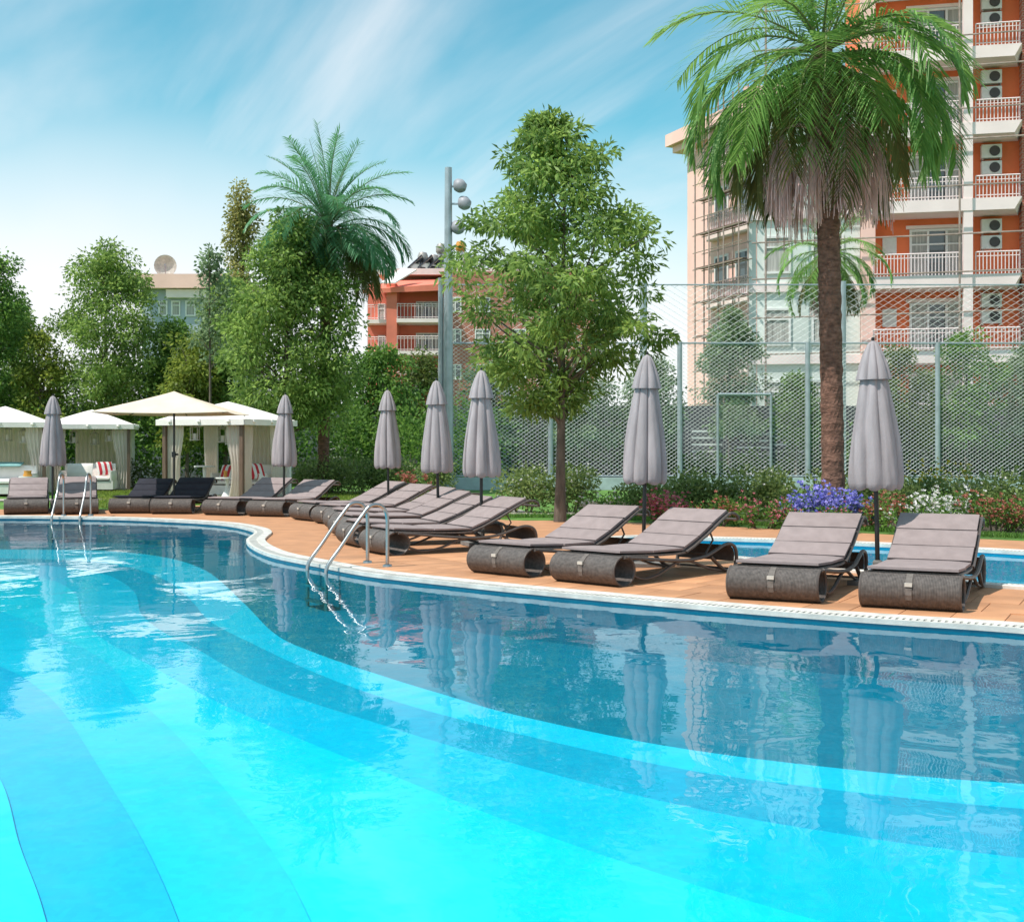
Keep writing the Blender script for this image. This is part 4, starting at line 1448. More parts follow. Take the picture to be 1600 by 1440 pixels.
FLW = [
    ('pink_flowers', 'bright pink flower clump behind the lounger parasol', 1032, 21.2, 62, 0.56, ('petal_pink', 210, 0.04), 600),
    ('low_flowers', 'dark low flower clump beside the slim tree trunk', 935, 21.8, 80, 0.42, ('petal_white', 30, 0.03), 700),
    ('red_flowers', 'rusty red flower clump between pink and blue flowers', 1115, 20.4, 85, 0.46, ('petal_red', 110, 0.035), 800),
    ('red_flowers', 'dusty pink flower clump next to the blue flowers', 1190, 19.9, 80, 0.44, ('petal_pink', 90, 0.03), 800),
    ('blue_flowers', 'violet-blue flower mass behind the sunlit lounger', 1245, 20.1, 75, 0.58, ('petal_blue', 320, 0.045), 600),
    ('blue_flowers', 'bright blue flower mass beside the parasol pole', 1320, 19.9, 80, 0.58, ('petal_blue', 360, 0.045), 600),
    ('red_flowers', 'rusty flower clump behind the pole by the blue flowers', 1395, 19.4, 80, 0.52, ('petal_red', 150, 0.035), 800),
    ('white_flowers', 'white flower clump behind the shaded lounger back', 1468, 19.2, 80, 0.56, ('petal_white', 160, 0.04), 800),
    ('red_flowers', 'reddish flower clump beyond the shaded lounger', 1555, 18.8, 95, 0.52, ('petal_red', 190, 0.035), 1000),
    ('red_flowers', 'dusty red flower clump at the end of the bed', 1640, 18.5, 90, 0.50, ('petal_red', 150, 0.035), 800),
    ('low_flowers', 'green low flower clump in front of the blue flowers', 1290, 18.9, 110, 0.34, ('petal_pink', 40, 0.03), 900),
    ('low_flowers', 'green low flower clump in front of the white flowers', 1440, 18.4, 110, 0.34, ('petal_white', 40, 0.03), 900),
    ('yellow_flowers', 'yellow flower clump at the foot of the fence', 1440, 24.0, 60, 0.84, ('petal_yellow', 200, 0.04), 500),
    ('yellow_flowers', 'smaller yellow flower clump at the foot of the fence', 1500, 23.8, 40, 0.82, ('petal_yellow', 130, 0.04), 400),
    ('orange_flowers', 'orange-tinted flower clump at the end of the clipped hedge', 650, 31.0, 46, 0.60, ('petal_red', 170, 0.045), 500),
]
for i, (nm, lab, px, Y, wpx, z1, fl, n) in enumerate(FLW):
    shrub(nm, lab, 'flowers', px, Y, wpx * 1.1, 0.0, z1 * 1.08, 0.7, 'leaf_mid' if 'low' in nm else 'leaf_olive', n, (0.07, 0.032), 120 + i, 'flower clumps in the bed', 7, (fl[0], int(fl[1] * 1.5), fl[2]))
# soil of the bed
bed = smooth_poly([G(x, y).xy for x, y in [(905, 806), (1050, 813), (1250, 822), (1450, 832), (1600, 838), (1900, 850)]], 30)
bk = [Vector((p.x * 1.28, p.y * 1.28)) for p in bed]
mb = MB().add([(p.x, p.y, 0.006) for p in bed] + [(p.x, p.y, 0.006) for p in bk], [(i, i + 1, 31 + i, 30 + i) for i in range(29)])
struct(mb.build('flower_bed_soil', 'soil'), 'dark soil of the flower bed')
# grass verge in front of the bed: real blades
rg = np.random.default_rng(5)
front = smooth_poly([G(x, y).xy for x, y in [(790, 809), (900, 809), (1050, 815), (1250, 824), (1450, 834), (1600, 841), (1900, 854)]], 200)
pp_ = []
for k in range(16000):
    p = front[rg.integers(0, 200)]
    pp_.append((p.x + rg.normal() * 0.05, p.y + 0.08 + rg.uniform(0, 0.55), -0.01))
pp_ = np.array(pp_)
dd_ = rg.normal(size=(len(pp_), 3)) * 0.35
dd_[:, 2] = 1
vg = leaf_obj('grass_verge', pp_, dd_, 0.075, 0.012, 'leaf_mid', None, None, 5, 0.1)
tag(vg, 'strip of green grass along the front of the flower bed', 'grass', kind='stuff')
pp_ = []
lawn_poly = [G(x, y).xy for x, y in [(120, 794), (120, 762), (320, 760), (480, 768), (700, 770), (800, 800), (790, 810), (650, 797), (560, 788), (450, 784), (330, 787), (180, 794)]]
while len(pp_) < 42000:
    x, y = rg.uniform(-14, 2), rg.uniform(20, 38)
    if inside((x, y), lawn_poly):
        pp_.append((x, y, -0.012))
pp_ = np.array(pp_)
dd_ = rg.normal(size=(len(pp_), 3)) * 0.4
dd_[:, 2] = 1
lg = leaf_obj('lawn_grass', pp_, dd_, 0.06, 0.018, 'leaf_yellow', None, None, 6, 0.1)
tag(lg, 'short bright green lawn grass behind the loungers', 'grass', kind='stuff')
# understory bushes in front of the grey wall behind the cabanas
WALLB = ['dark bush at the back of the teal throw cabana', 'dark bush seen in the gap between the paired cabanas', 'dark bush directly behind the furled parasol by the far ladder',
         'dark bush rising behind the roof of the lawn-side cabana', 'dark bush on the open lawn side of the lawn-side cabana', 'dark bush framed below the rim of the open parasol',
         'dark bush behind the inside of the corner-post cabana', 'dark bush behind the side curtain of the corner-post cabana', 'dark bush between the corner-post cabana and the feathery palm trunk',
         'dark bush just past the feathery palm trunk', 'dark bush behind the furled parasol of the clipped hedge', 'dark bush next to the orange-tinted flower clump', 'dark bush at the foot of the floodlight mast']
for i, px in enumerate(range(-30, 720, 62)):
    shrub('background_bush', WALLB[i], 'bush', px, 41.5 + 1.3 * math.sin(i * 2.1), 95, 0.0, 2.9 + 0.5 * math.sin(i * 1.7), 1.4, 'leaf_mid', 1900, (0.16, 0.085), 160 + i, 'bushes along the grey wall', 9)
for i, px in enumerate((60, 215, 238)):
    shrub('flowering_bush', ['low flowering bush behind the far furled parasol', 'low flowering bush on the lawn between the cabanas', 'low flowering bush next to the curtained cabana post'][i],
          'bush', px, 38, 40, 0, 0.9, 0.8, 'leaf_olive', 600, (0.10, 0.05), 190 + i, None, 6, ('petal_white', 70, 0.05))
COURTB = ['court bush behind the parasol next to the floodlight mast', 'court bush seen between mast parasol and slim tree trunk', 'court bush right behind the slim tree trunk',
          'court bush past the slim tree trunk, before the pink-flower parasol', 'court bush behind the parasol of the pink flowers', 'low court bush beside the gate frame on the slim tree side',
          'low court bush seen inside the gate frame', 'low court bush beside the gate frame on the palm side', 'court bush behind the thick palm trunk', 'court bush behind the parasol of the blue flowers',
          'court bush behind the yellow flowers', 'court bush behind the white-blossomed shrub', 'court bush behind the last shrub of the bed']
for i, px in enumerate(range(735, 1700, 80)):
    if px > 1050 and px < 1290:
        h = 1.1
    else:
        h = 2.3 + 0.4 * math.sin(i * 2.3)
    shrub('court_bush', COURTB[i], 'bush', px, 48.6, 105, 0.0, h, 1.0, 'leaf_dark', 1000, (0.17, 0.09), 210 + i, 'bushes behind the sports court', 8)


# ------------------------------------------------------------------ sports court fence, mast, wall
YF = 37.0
sF = FPX / YF


def fx(px):
    return (px - 800) / sF


zl, zu, zpl = CH + (YHOR - 536) / sF, CH + (YHOR - 444) / sF, 0.36
fence = thing('sports_fence', 'tall galvanised mesh fence around the sports court', 'fence', (0, YF, 0))
xs_post = [fx(p) for p in (697, 860, 1062, 1262, 1465, 1668, 1870)]
for x in xs_post:
    MB().tube([(x, 0, 0), (x, 0, zl + 0.03)], 0.075, 10).build('post', 'galv', fence, True)
for x in [fx(p) for p in (1006, 1318, 1630)]:
    MB().tube([(x, 0.12, 0), (x, 0.12, zu + 0.1)], 0.11, 12).build('tall_post', 'galv', fence, True)
MB().tube([(fx(688), 0.1, 0), (fx(688), 0.1, zu + 0.2)], 0.07, 10).build('tall_post', 'galv', fence, True)
x0f, x1f = xs_post[0], xs_post[-1]
for z, r_ in ((zl, 0.028), (zpl + 0.05, 0.02)):
    MB().tube([(x0f, 0, z), (x1f, 0, z)], r_, 6).build('rail', 'galv', fence)
MB().tube([(fx(688), 0.12, zu), (x1f, 0.12, zu)], 0.022, 6).build('top_cable', 'galv', fence)


def diamond(x0, x1, z0, z1, step, slope, th, y):
    mb = MB()
    hgt = z1 - z0
    run = hgt / slope
    k = -int(run / step) - 1
    while x0 + k * step < x1 + run:
        for sgn in (1, -1):
            xa = x0 + k * step
            # line x = xa + sgn*(z - z0)/slope clipped to the panel
            pts = []
            for t in (0.0, 1.0):
                pts.append((xa if sgn > 0 else xa) + (sgn * hgt / slope) * t)
            a, b = pts
            if sgn < 0:
                a, b = a, b
            t0, t1 = 0.0, 1.0
            dx = b - a
            for lim, side in ((x0, 1), (x1, -1)):
                ta = (lim - a) / dx
                if (a - lim) * side < 0:
                    t0 = max(t0, ta)
                if (b - lim) * side < 0:
                    t1 = min(t1, ta)
            if t1 - t0 > 0.004:
                p = Vector((a + dx * t0, y + sgn * th * 0.5, z0 + hgt * t0))
                q = Vector((a + dx * t1, y + sgn * th * 0.5, z0 + hgt * t1))
                mb.tube([p, q], th / 2, 4, False)
        k += 1
    return mb


for a, b in zip(xs_post, xs_post[1:]):
    o = diamond(a + 0.05, b - 0.05, zpl + 0.06, zl - 0.03, 0.165, 0.72, 0.0085, 0.0).build('mesh_panel', 'wire', fence)
    o['kind'] = 'stuff'
tall = [fx(688), fx(1006), fx(1318), fx(1630), xs_post[-1]]
for a, b in zip(tall, tall[1:]):
    o = diamond(a + 0.05, b - 0.05, zl + 0.03, zu - 0.02, 0.30, 0.62, 0.0085, 0.12).build('upper_net', 'wire', fence)
    o['kind'] = 'stuff'
gt = MB()
gz = CH + (YHOR - 616) / sF
for p in (1121, 1204):
    gt.tube([(fx(p), -0.05, zpl - 0.2), (fx(p), -0.05, gz)], 0.04, 8)
gt.tube([(fx(1121), -0.05, gz), (fx(1204), -0.05, gz)], 0.04, 8)
gt.build('gate_frame', 'galv', fence, True)
o = MB().b6(fx(697) - 0.2, x1f, YF - 0.16, YF + 0.22, -0.02, zpl).build('fence_plinth', 'plinth')
tag(o, 'low pale aqua plinth wall under the mesh fence', 'wall')
struct(MB().add([(-2.2, 37.2, 0.0), (26, 37.2, 0.0), (26, 49.3, 0.0), (-2.2, 49.3, 0.0)], [(0, 1, 2, 3)]).build('sports_court', 'court'), 'blue-green sports court floor')

mast = thing('floodlight_mast', 'tall grey floodlight mast with drum lamps at the fence corner', 'floodlight', (fx(702), YF - 0.55, 0))
zt_ = CH + (YHOR - 262) / FPX * (YF - 0.55)
MB().tube([(0, 0, 0), (0, 0, 2.6), (0, 0, zt_)], [0.155, 0.15, 0.105], 12).build('pole', 'galv', mast, True)
MB().tube([(-0.22, 0.15, 0), (-0.22, 0.15, 5.8)], 0.07, 10).build('side_pole', 'galv', mast, True)
MB().box((0, 0, 0.02), (0.5, 0.5, 0.04)).build('base_plate', 'galv', mast)
for px, row in ((716, 289), (723, 316), (713, 354)):
    sM = FPX / (YF - 0.55)
    x = (px - 702) / sM + 0.02
    z = CH + (YHOR - row) / sM
    a = MB().tube([(0.08, 0, z - 0.05), (x, 0, z - 0.05)], 0.03, 6).build('lamp_arm', 'galv', mast)
    h = MB()
    h.tube([(x - 0.05, 0.05, z + 0.12), (x + 0.02, 0.0, z + 0.03), (x + 0.08, -0.05, z - 0.08), (x + 0.11, -0.08, z - 0.19)], [0.10, 0.19, 0.21, 0.13], 12)
    h.build('lamp_head', 'lamp_grey', a, True)

gw = MB().b6(-34, 30, 49.6, 49.9, -0.02, CH + (YHOR - 634) / (FPX / 49.6)).build('boundary_wall', 'grey_wall')
tag(gw, 'long dark grey boundary wall behind the trees and court', 'wall')
for i, (pa_, pb_, r0, r1, Y) in enumerate(((1078, 1132, 664, 728, 49.2), (1150, 1205, 668, 722, 49.25), (1206, 1268, 655, 728, 49.2), (512, 552, 682, 716, 43.6), (562, 590, 684, 716, 43.6), (1430, 1452, 700, 728, 49.2))):
    lab = ['white slatted screen left of the gate frame on the court wall', 'white slatted screen seen through the gate frame', 'white slatted screen beside the thick palm trunk',
           'white slatted screen behind the hedge next to the feathery palm trunk', 'white slatted screen behind the hedge next to the hedge parasol', 'small white slatted screen behind the fence past the furled parasol'][i]
    s_ = FPX / Y
    xa, xb = (pa_ - 800) / s_, (pb_ - 800) / s_
    z1_, z0_ = CH + (YHOR - r0) / s_, max(CH + (YHOR - r1) / s_, 0.1)
    sc_ = thing('slatted_screen', lab, 'screen', ((xa + xb) / 2, Y, 0), 0, 'slatted screens')
    w = xb - xa
    for sx in (-w / 2, w / 2):
        MB().box((sx, 0.02, z1_ / 2), (0.05, 0.05, z1_)).build('post', 'grey_wall', sc_)
    z = z0_ + 0.06
    while z < z1_ - 0.03:
        MB().box((rnd.uniform(-0.03, 0.03), -0.02, z), (w * rnd.uniform(0.8, 0.95), 0.02, 0.075)).build('slat', 'slat_white', sc_)  # white bars stand for daylight showing through gaps in the fence
        z += 0.27


# ------------------------------------------------------------------ buildings
def window(parent, x0, x1, z0, z1, y, name='window', mull=1, cross=True, curtain=True):
    """window set into a face looking along -Y (local): frame, panes, curtain"""
    f = MB()
    t = 0.10
    f.b6(x0, x1, y - 0.06, y + 0.06, z1 - t, z1)
    f.b6(x0, x1, y - 0.06, y + 0.06, z0, z0 + t)
    f.b6(x0, x0 + t, y - 0.06, y + 0.06, z0 + t, z1 - t)
    f.b6(x1 - t, x1, y - 0.06, y + 0.06, z0 + t, z1 - t)
    for k in range(mull):
        xm = x0 + (x1 - x0) * (k + 1) / (mull + 1)
        f.b6(xm - 0.05, xm + 0.05, y - 0.055, y + 0.05, z0 + t, z1 - t)
    if cross:
        zc = z0 + (z1 - z0) * 0.70
        f.b6(x0 + t, x1 - t, y - 0.05, y + 0.045, zc - 0.035, zc + 0.035)
    fo = f.build(name, 'frame_white', parent)
    for k in range(mull + 1):
        xa = x0 + (x1 - x0) * k / (mull + 1) + 0.06
        xb = x0 + (x1 - x0) * (k + 1) / (mull + 1) - 0.06
        MB().b6(xa, xb, y + 0.0, y + 0.012, z0 + 0.06, z1 - 0.06).build('pane', 'pane' if (k % 2 or not curtain) else 'curtain_in', fo)
    return fo


def railing(parent, pts, z0, h=0.95, step=0.14):
    mb = MB()
    for a, b in zip(pts, pts[1:]):
        a, b = Vector((*a, 0)), Vector((*b, 0))
        for z, t in ((z0 + h, 0.05), (z0 + 0.12, 0.03), (z0 + h - 0.18, 0.025)):
            mb.tube([a + Vector((0, 0, z)), b + Vector((0, 0, z))], t / 2 + 0.006, 4)
        n = max(2, int((b - a).length / step))
        for k in range(n + 1):
            p = a.lerp(b, k / n)
            mb.box((p.x, p.y, z0 + h / 2), (0.035, 0.035, h))
    return mb.build('railing', 'rail_white', parent)


def ac_unit(parent, x, z, y):
    o = MB().b6(x - 0.42, x + 0.42, y - 0.34, y, z, z + 0.58).build('air_conditioner', 'ac_white', parent)
    g = MB().lathe([(0.0, -0.004), (0.215, 0.0), (0.225, 0.02)], 16)
    g.v = [(v[0], -v[2], v[1]) for v in g.v]
    g.v = [(v[0] + x + 0.12, v[1] + y - 0.35, v[2] + z + 0.29) for v in g.v]
    g.build('fan_grille', 'ac_grille', o)
    for xx in (-0.37, 0.37):
        MB().b6(x + xx - 0.03, x + xx + 0.03, y - 0.32, y, z - 0.09, z - 0.003).build('bracket', 'scaffold', o)
    return o


# --- orange and white hotel behind the palm
PH, FB, NF = 3.25, 8.13, 7
hot = thing('orange_hotel', 'tall orange hotel with white balconies and air conditioners behind the palm', 'building', ((1365 - 800) / FPX * 53, 53.0, 0), R(-12))
TOP = 25.5
MB().b6(-0.5, 6.25, 1.5, 12, -0.02, TOP).build('wall', 'orange', hot)
MB().b6(6.25, 16, 0.9, 12, -0.02, TOP).build('brick_wall', 'red_brick', hot)
MB().b6(-5.4, -0.5, 1.0, 12, -0.02, 17.0).build('pale_wall', 'pale_green', hot)
MB().b6(-5.6, -0.5, 0.7, 12, 17.004, 17.5).build('cornice', 'pink_plaster', hot)
for k in range(-2, 6):
    zb = FB + PH * k
    if zb < 0:
        continue
    sl_ = MB()
    sl_.add([(-0.1, -0.15, zb), (5.75, -0.15, zb), (6.2, 1.5, zb), (-0.1, 1.5, zb), (-0.1, -0.15, zb + 0.52), (6.05, -0.15, zb + 0.52), (6.35, 1.5, zb + 0.52), (-0.1, 1.5, zb + 0.52)],
            [(3, 2, 1, 0), (4, 5, 6, 7), (0, 1, 5, 4), (1, 2, 6, 5), (2, 3, 7, 6), (3, 0, 4, 7)])
    bal = sl_.build('balcony', 'white_plaster', hot)
    railing(bal, [(0.0, 1.4), (0.0, -0.08), (3.55, -0.08)], zb + 0.52)
    railing(bal, [(4.2, -0.08), (5.98, -0.08), (6.2, 1.4)], zb + 0.52)
    zf = zb + 0.53
    window(hot, 1.65, 4.0, zf, zf + 2.25, 1.47, 'balcony_door', 2)
    MB().b6(1.5, 4.15, 1.40, 1.49, zf + 2.27, zf + 2.42).build('lintel', 'white_plaster', hot)
    MB().b6(0.5, 1.1, 1.44, 1.5, zf + 1.2, zf + 2.0).build('vent_panel', 'ac_white', hot)
    for q in range(2):
        ac_unit(hot, 5.05, zf + 1.25 + q * 0.72, 1.48)
    window(hot, 6.75, 8.4, zf + 0.3, zf + 2.2, 0.87, 'window', 1)
    window(hot, 9.4, 11.2, zf + 0.3, zf + 2.2, 0.87, 'window', 1)
    # the pale stair wing: floor bands and narrow windows
    if zb < 14.5:
        MB().b6(-5.45, -0.45, 0.86, 0.999, zb + 0.1, zb + 0.5).build('floor_band', 'white_plaster', hot)
        window(hot, -2.6, -1.2, zf + 0.4, zf + 2.1, 0.97, 'window', 1)
        window(hot, -4.7, -3.5, zf + 0.4, zf + 2.1, 0.97, 'window', 0)
MB().b6(3.70, 4.08, -0.12, 0.25, -0.02, TOP - 0.6).build('pillar', 'white_plaster', hot)
MB().b6(-0.48, 0.10, 0.3, 1.5, -0.02, TOP - 0.6).build('pillar', 'pink_plaster', hot)

# --- pink end wing with overhanging cornice
A_ = P(1182, 695, 55.0)
B_ = P(1074, 695, 60.5)
dv = (B_.xy - A_.xy)
ln = dv.length
ang = math.atan2(dv.y, dv.x)
wing = thing('pink_hotel_wing', 'pink end wing of the hotel with overhanging cornice behind the scaffolding', 'building', (A_.x, A_.y, 0), ang)
ZW = 15.9
LS = ln * 0.62
MB().b6(0, ln, -9, 0, -0.02, ZW).build('wall', 'pink_plaster', wing)
cn_ = MB().b6(-0.2, ln + 0.5, -9, 0.55, ZW + 0.004, ZW + 0.35)
cn_.b6(-0.3, ln + 0.8, -9, 0.8, ZW + 0.354, ZW + 0.95)
cn_.build('cornice', 'pink_plaster', wing)
for k in range(-2, 3):
    zb = FB + PH * k - 0.3
    if zb < 0.5:
        continue
    for (xa, xb) in ((0.5, 1.6), (2.2, 3.4)):
        f = MB()
        f.b6(xa, xb, 0.0, 0.08, zb + 0.9, zb + 2.5)
        f.build('window', 'frame_white', wing)
        MB().b6(xa + 0.12, xb - 0.12, 0.085, 0.1, zb + 1.02, zb + 2.38).build('pane', 'pane', wing)
    b_ = MB().b6(0.2, LS, 0.0, 0.32, zb, zb + 0.28).build('balcony', 'white_plaster', wing)
    railing(b_, [(0.25, 0.28), (LS - 0.05, 0.28)], zb + 0.28)
    MB().b6(0.15, 0.5, 0.003, 0.1, zb + 0.3, zb + 2.9).build('panel', 'orange', wing)

# --- scaffolding, pipes
scf = thing('scaffolding', 'pipe scaffolding standing along the pink wing and hotel front', 'scaffolding', (A_.x, A_.y, 0), ang)
for x in np.arange(0.0, LS + 0.1, LS / 3):
    for y in (0.45, 0.95):
        MB().tube([(x, y, 0), (x, y, 17.6)], 0.035, 6).build('upright', 'scaffold', scf)
for z in np.arange(1.6, 17.0, 1.62):
    lv = MB()
    for y in (0.45, 0.95):
        lv.tube([(-0.3, y, z), (LS + 0.2, y, z)], 0.03, 5)
        lv.tube([(-0.3, y, z + 0.8), (LS + 0.2, y, z + 0.8)], 0.022, 5)
    lv.build('ledger', 'scaffold', scf)
    MB().b6(0, LS, 0.5, 0.9, z + 0.04, z + 0.09).build('plank', 'wood_brown', scf)
sc2 = thing('scaffolding', 'pipe scaffolding standing across the orange balcony front', 'scaffolding', hot.location, R(-12))
for x in (-4.6, 3.45, 9.2):
    MB().tube([(x, -0.75, 0), (x, -0.75, 24)], 0.045, 6).build('upright', 'scaffold', sc2)
for z in (5.4, 7.0, 8.7, 10.3, 12.35, 14.3, 15.6, 17.4, 18.7, 20.4):
    MB().tube([(-5.2, -0.75, z - 0.1), (3.0, -0.80, z - 0.02), (13, -0.80, z + 0.12)], 0.035, 6).build('ledger', 'scaffold', sc2)

# --- coral building beyond the floodlight mast
YC = 105.0
sC = FPX / YC
cb = thing('coral_building', 'coral apartment block with white balconies, red cladding and rooftop solar heaters', 'building', (0, YC, 0), 0)


def cX(p):
    return (p - 800) / sC


def cZ(r_):
    return CH + (YHOR - r_) / sC


MB().b6(cX(572), cX(606), 1.2, 12, -0.02, cZ(440)).build('recess_wall', 'coral', cb)
MB().b6(cX(606), cX(622), -1.2, 12, -0.02, cZ(446)).build('pier', 'coral', cb)
MB().b6(cX(622), cX(690), 1.4, 12, -0.02, cZ(440)).build('bay_wall', 'coral', cb)
MB().b6(cX(690), cX(930), 0.0, 14, -0.02, cZ(424)).build('clad_wall', 'red_brick', cb)
for r0 in (500, 550, 605):
    for (xa, xb, ya) in ((574, 606, -0.6), (622, 690, -1.4)):
        s2 = MB().b6(cX(xa), cX(xb) - 0.02, ya, 1.4, cZ(r0 + 6), cZ(r0)).build('balcony', 'white_plaster', cb)
        railing(s2, [(cX(xa) + 0.05, ya + 0.06), (cX(xb) - 0.1, ya + 0.06)], cZ(r0), 1.25, 0.30)
    window(cb, cX(648), cX(684), cZ(r0), cZ(r0 - 32), 1.37, 'balcony_door', 2)
    window(cb, cX(588), cX(600), cZ(r0), cZ(r0 - 28), 1.17, 'balcony_door', 0)
    for (xa, xb) in ((702, 721), (742, 766), (800, 822), (860, 884)):
        window(cb, cX(xa), cX(xb), cZ(r0 - 12), cZ(r0 - 36), -0.03, 'window', 1)
cr_ = MB()
cr_.add([(cX(570), -1.5, cZ(462)), (cX(690), -1.8, cZ(458)), (cX(690), 3, cZ(436)), (cX(612), 3, cZ(438)), (cX(570), -1.5, cZ(456)), (cX(690), -1.8, cZ(448)), (cX(690), 3, cZ(428)), (cX(612), 3, cZ(430))],
        [(0, 1, 2, 3), (7, 6, 5, 4), (0, 4, 5, 1), (1, 5, 6, 2), (2, 6, 7, 3), (3, 7, 4, 0)])
cr_.build('canopy_roof', 'coral', cb)
MB().b6(cX(586), cX(938), 2.0, 14, cZ(424) + 0.01, cZ(414)).build('roof_slab', 'roof_white', cb)
aw = MB()
aw.add([(cX(600), -2.2, cZ(446)), (cX(622), -2.2, cZ(446)), (cX(652), -0.5, cZ(422)), (cX(628), -0.5, cZ(420)), (cX(600), -2.2, cZ(448)), (cX(622), -2.2, cZ(448)), (cX(652), -0.5, cZ(424)), (cX(628), -0.5, cZ(422))],
       [(3, 2, 1, 0), (4, 5, 6, 7), (0, 1, 5, 4), (1, 2, 6, 5), (2, 3, 7, 6), (3, 0, 4, 7)])
aw.build('awning', 'roof_white', cb)
for px in (632, 648, 664, 680, 720, 742, 790):
    o = MB().box((cX(px) + 0.7, 4.0, cZ(402)), (1.7, 3.4, 0.10), ry=R(-42)).build('solar_panel', 'solar', cb)
    MB().box((cX(px) + 0.7, 2.65, cZ(402)), (1.8, 0.12, 0.16), ry=R(-42)).box((cX(px) + 1.05, 4.0, cZ(409) - 0.1), (0.08, 2.4, 0.9)).build('frame', 'roof_white', o)
for px, row in ((654, 388), (684, 374), (716, 370), (727, 392), (672, 392)):
    t_ = MB().lathe([(0.0, 0.5), (0.36, 0.4), (0.48, 0.12), (0.48, -0.3), (0.3, -0.55), (0.0, -0.6)], 14, c=(cX(px), 5, cZ(row)))
    o = t_.build('water_tank', 'tank' if px != 716 else 'amber', cb, True)
    MB().b6(cX(px) - 0.25, cX(px) + 0.25, 4.7, 5.3, cZ(415), cZ(row) - 0.5).build('tank_stand', 'roof_white', o)

# --- pale building with a dish behind the left trees
YD = 95.0
sD = FPX / YD
pb = thing('pale_building', 'grey-blue building with pinkish parapet glimpsed between the leafy trees', 'building', (0, YD, 0), 0)


def dX(p):
    return (p - 800) / sD


def dZ(r_):
    return CH + (YHOR - r_) / sD


MB().b6(dX(222), dX(372), 0, 10, -0.02, dZ(452)).build('wall', 'grey_blue', pb)
MB().b6(dX(216), dX(376), -0.8, 10.4, dZ(452) + 0.01, dZ(430)).build('parapet', 'pink_plaster', pb)
MB().b6(dX(262), dX(330), -0.5, -0.02, dZ(466), dZ(453)).build('ledge', 'white_plaster', pb)
for (xa, xb) in ((248, 262), (268, 282), (290, 306), (316, 332)):
    for r0 in (494, 545):
        window(pb, dX(xa), dX(xb), dZ(r0), dZ(r0 - 24), -0.03, 'window', 0)
dish = thing('satellite_dish', 'round satellite dish on the pinkish parapet of the far building', 'satellite dish', (dX(253), YD + 1, dZ(430)), R(12))
d_ = MB().lathe([(0.0, 0.0), (0.35, 0.03), (0.62, 0.12), (0.85, 0.26), (0.87, 0.26), (0.62, 0.09), (0.0, -0.03)], 22)
d_.v = [(v[0], -v[2], v[1] + 0.85) for v in d_.v]
d_.build('reflector', 'lantern', dish, True)
MB().tube([(0, 0.03, 0), (0, 0.03, 0.9)], 0.06, 8).build('mount', 'lamp_grey', dish)
MB().tube([(0, -0.05, 0.2), (0, -0.75, 0.8)], 0.03, 6).box((0, -0.75, 0.85), (0.14, 0.14, 0.14)).build('feed_arm', 'lamp_grey', dish)


# ------------------------------------------------------------------ cabanas with curtains, lanterns, sofas
def curtain_sheet(x0, y0, x1, y1, z0, z1, folds, amp, gather=0.0, seed=0):
    """hanging cloth from (x0,y0) to (x1,y1) with vertical folds; real thickness comes from two skins"""
    rg = random.Random(seed)
    a, b = Vector((x0, y0)), Vector((x1, y1))
    t_ = (b - a)
    nrm = Vector((-t_.y, t_.x)).normalized()
    nu, nv = folds * 6, 6
    ph = rg.uniform(0, 6)
    vs, fs = [], []
    for side in (0, 1):
        for j in range(nv + 1):
            v = j / nv
            for i in range(nu + 1):
                u = i / nu
                g = 1 - gather * math.sin(math.pi * min(1, max(0, (0.75 - v) / 0.75 + 0.0)) * 0.9) if gather else 1
                uu = u * g
                p = a + t_ * uu + nrm * (amp * math.sin(u * folds * 2 * math.pi + ph + 0.5 * math.sin(v * 3)) * (0.5 + 0.5 * (1 - v)) + side * 0.008)
                vs.append((p.x, p.y, z0 + (z1 - z0) * v))
    w = nu + 1
    o = w * (nv + 1)
    for j in range(nv):
        for i in range(nu):
            q = j * w + i
            fs.append((q, q + 1, q + w + 1, q + w))
            fs.append((o + q, o + q + w, o + q + w + 1, o + q + 1))
    return MB().add(vs, fs)


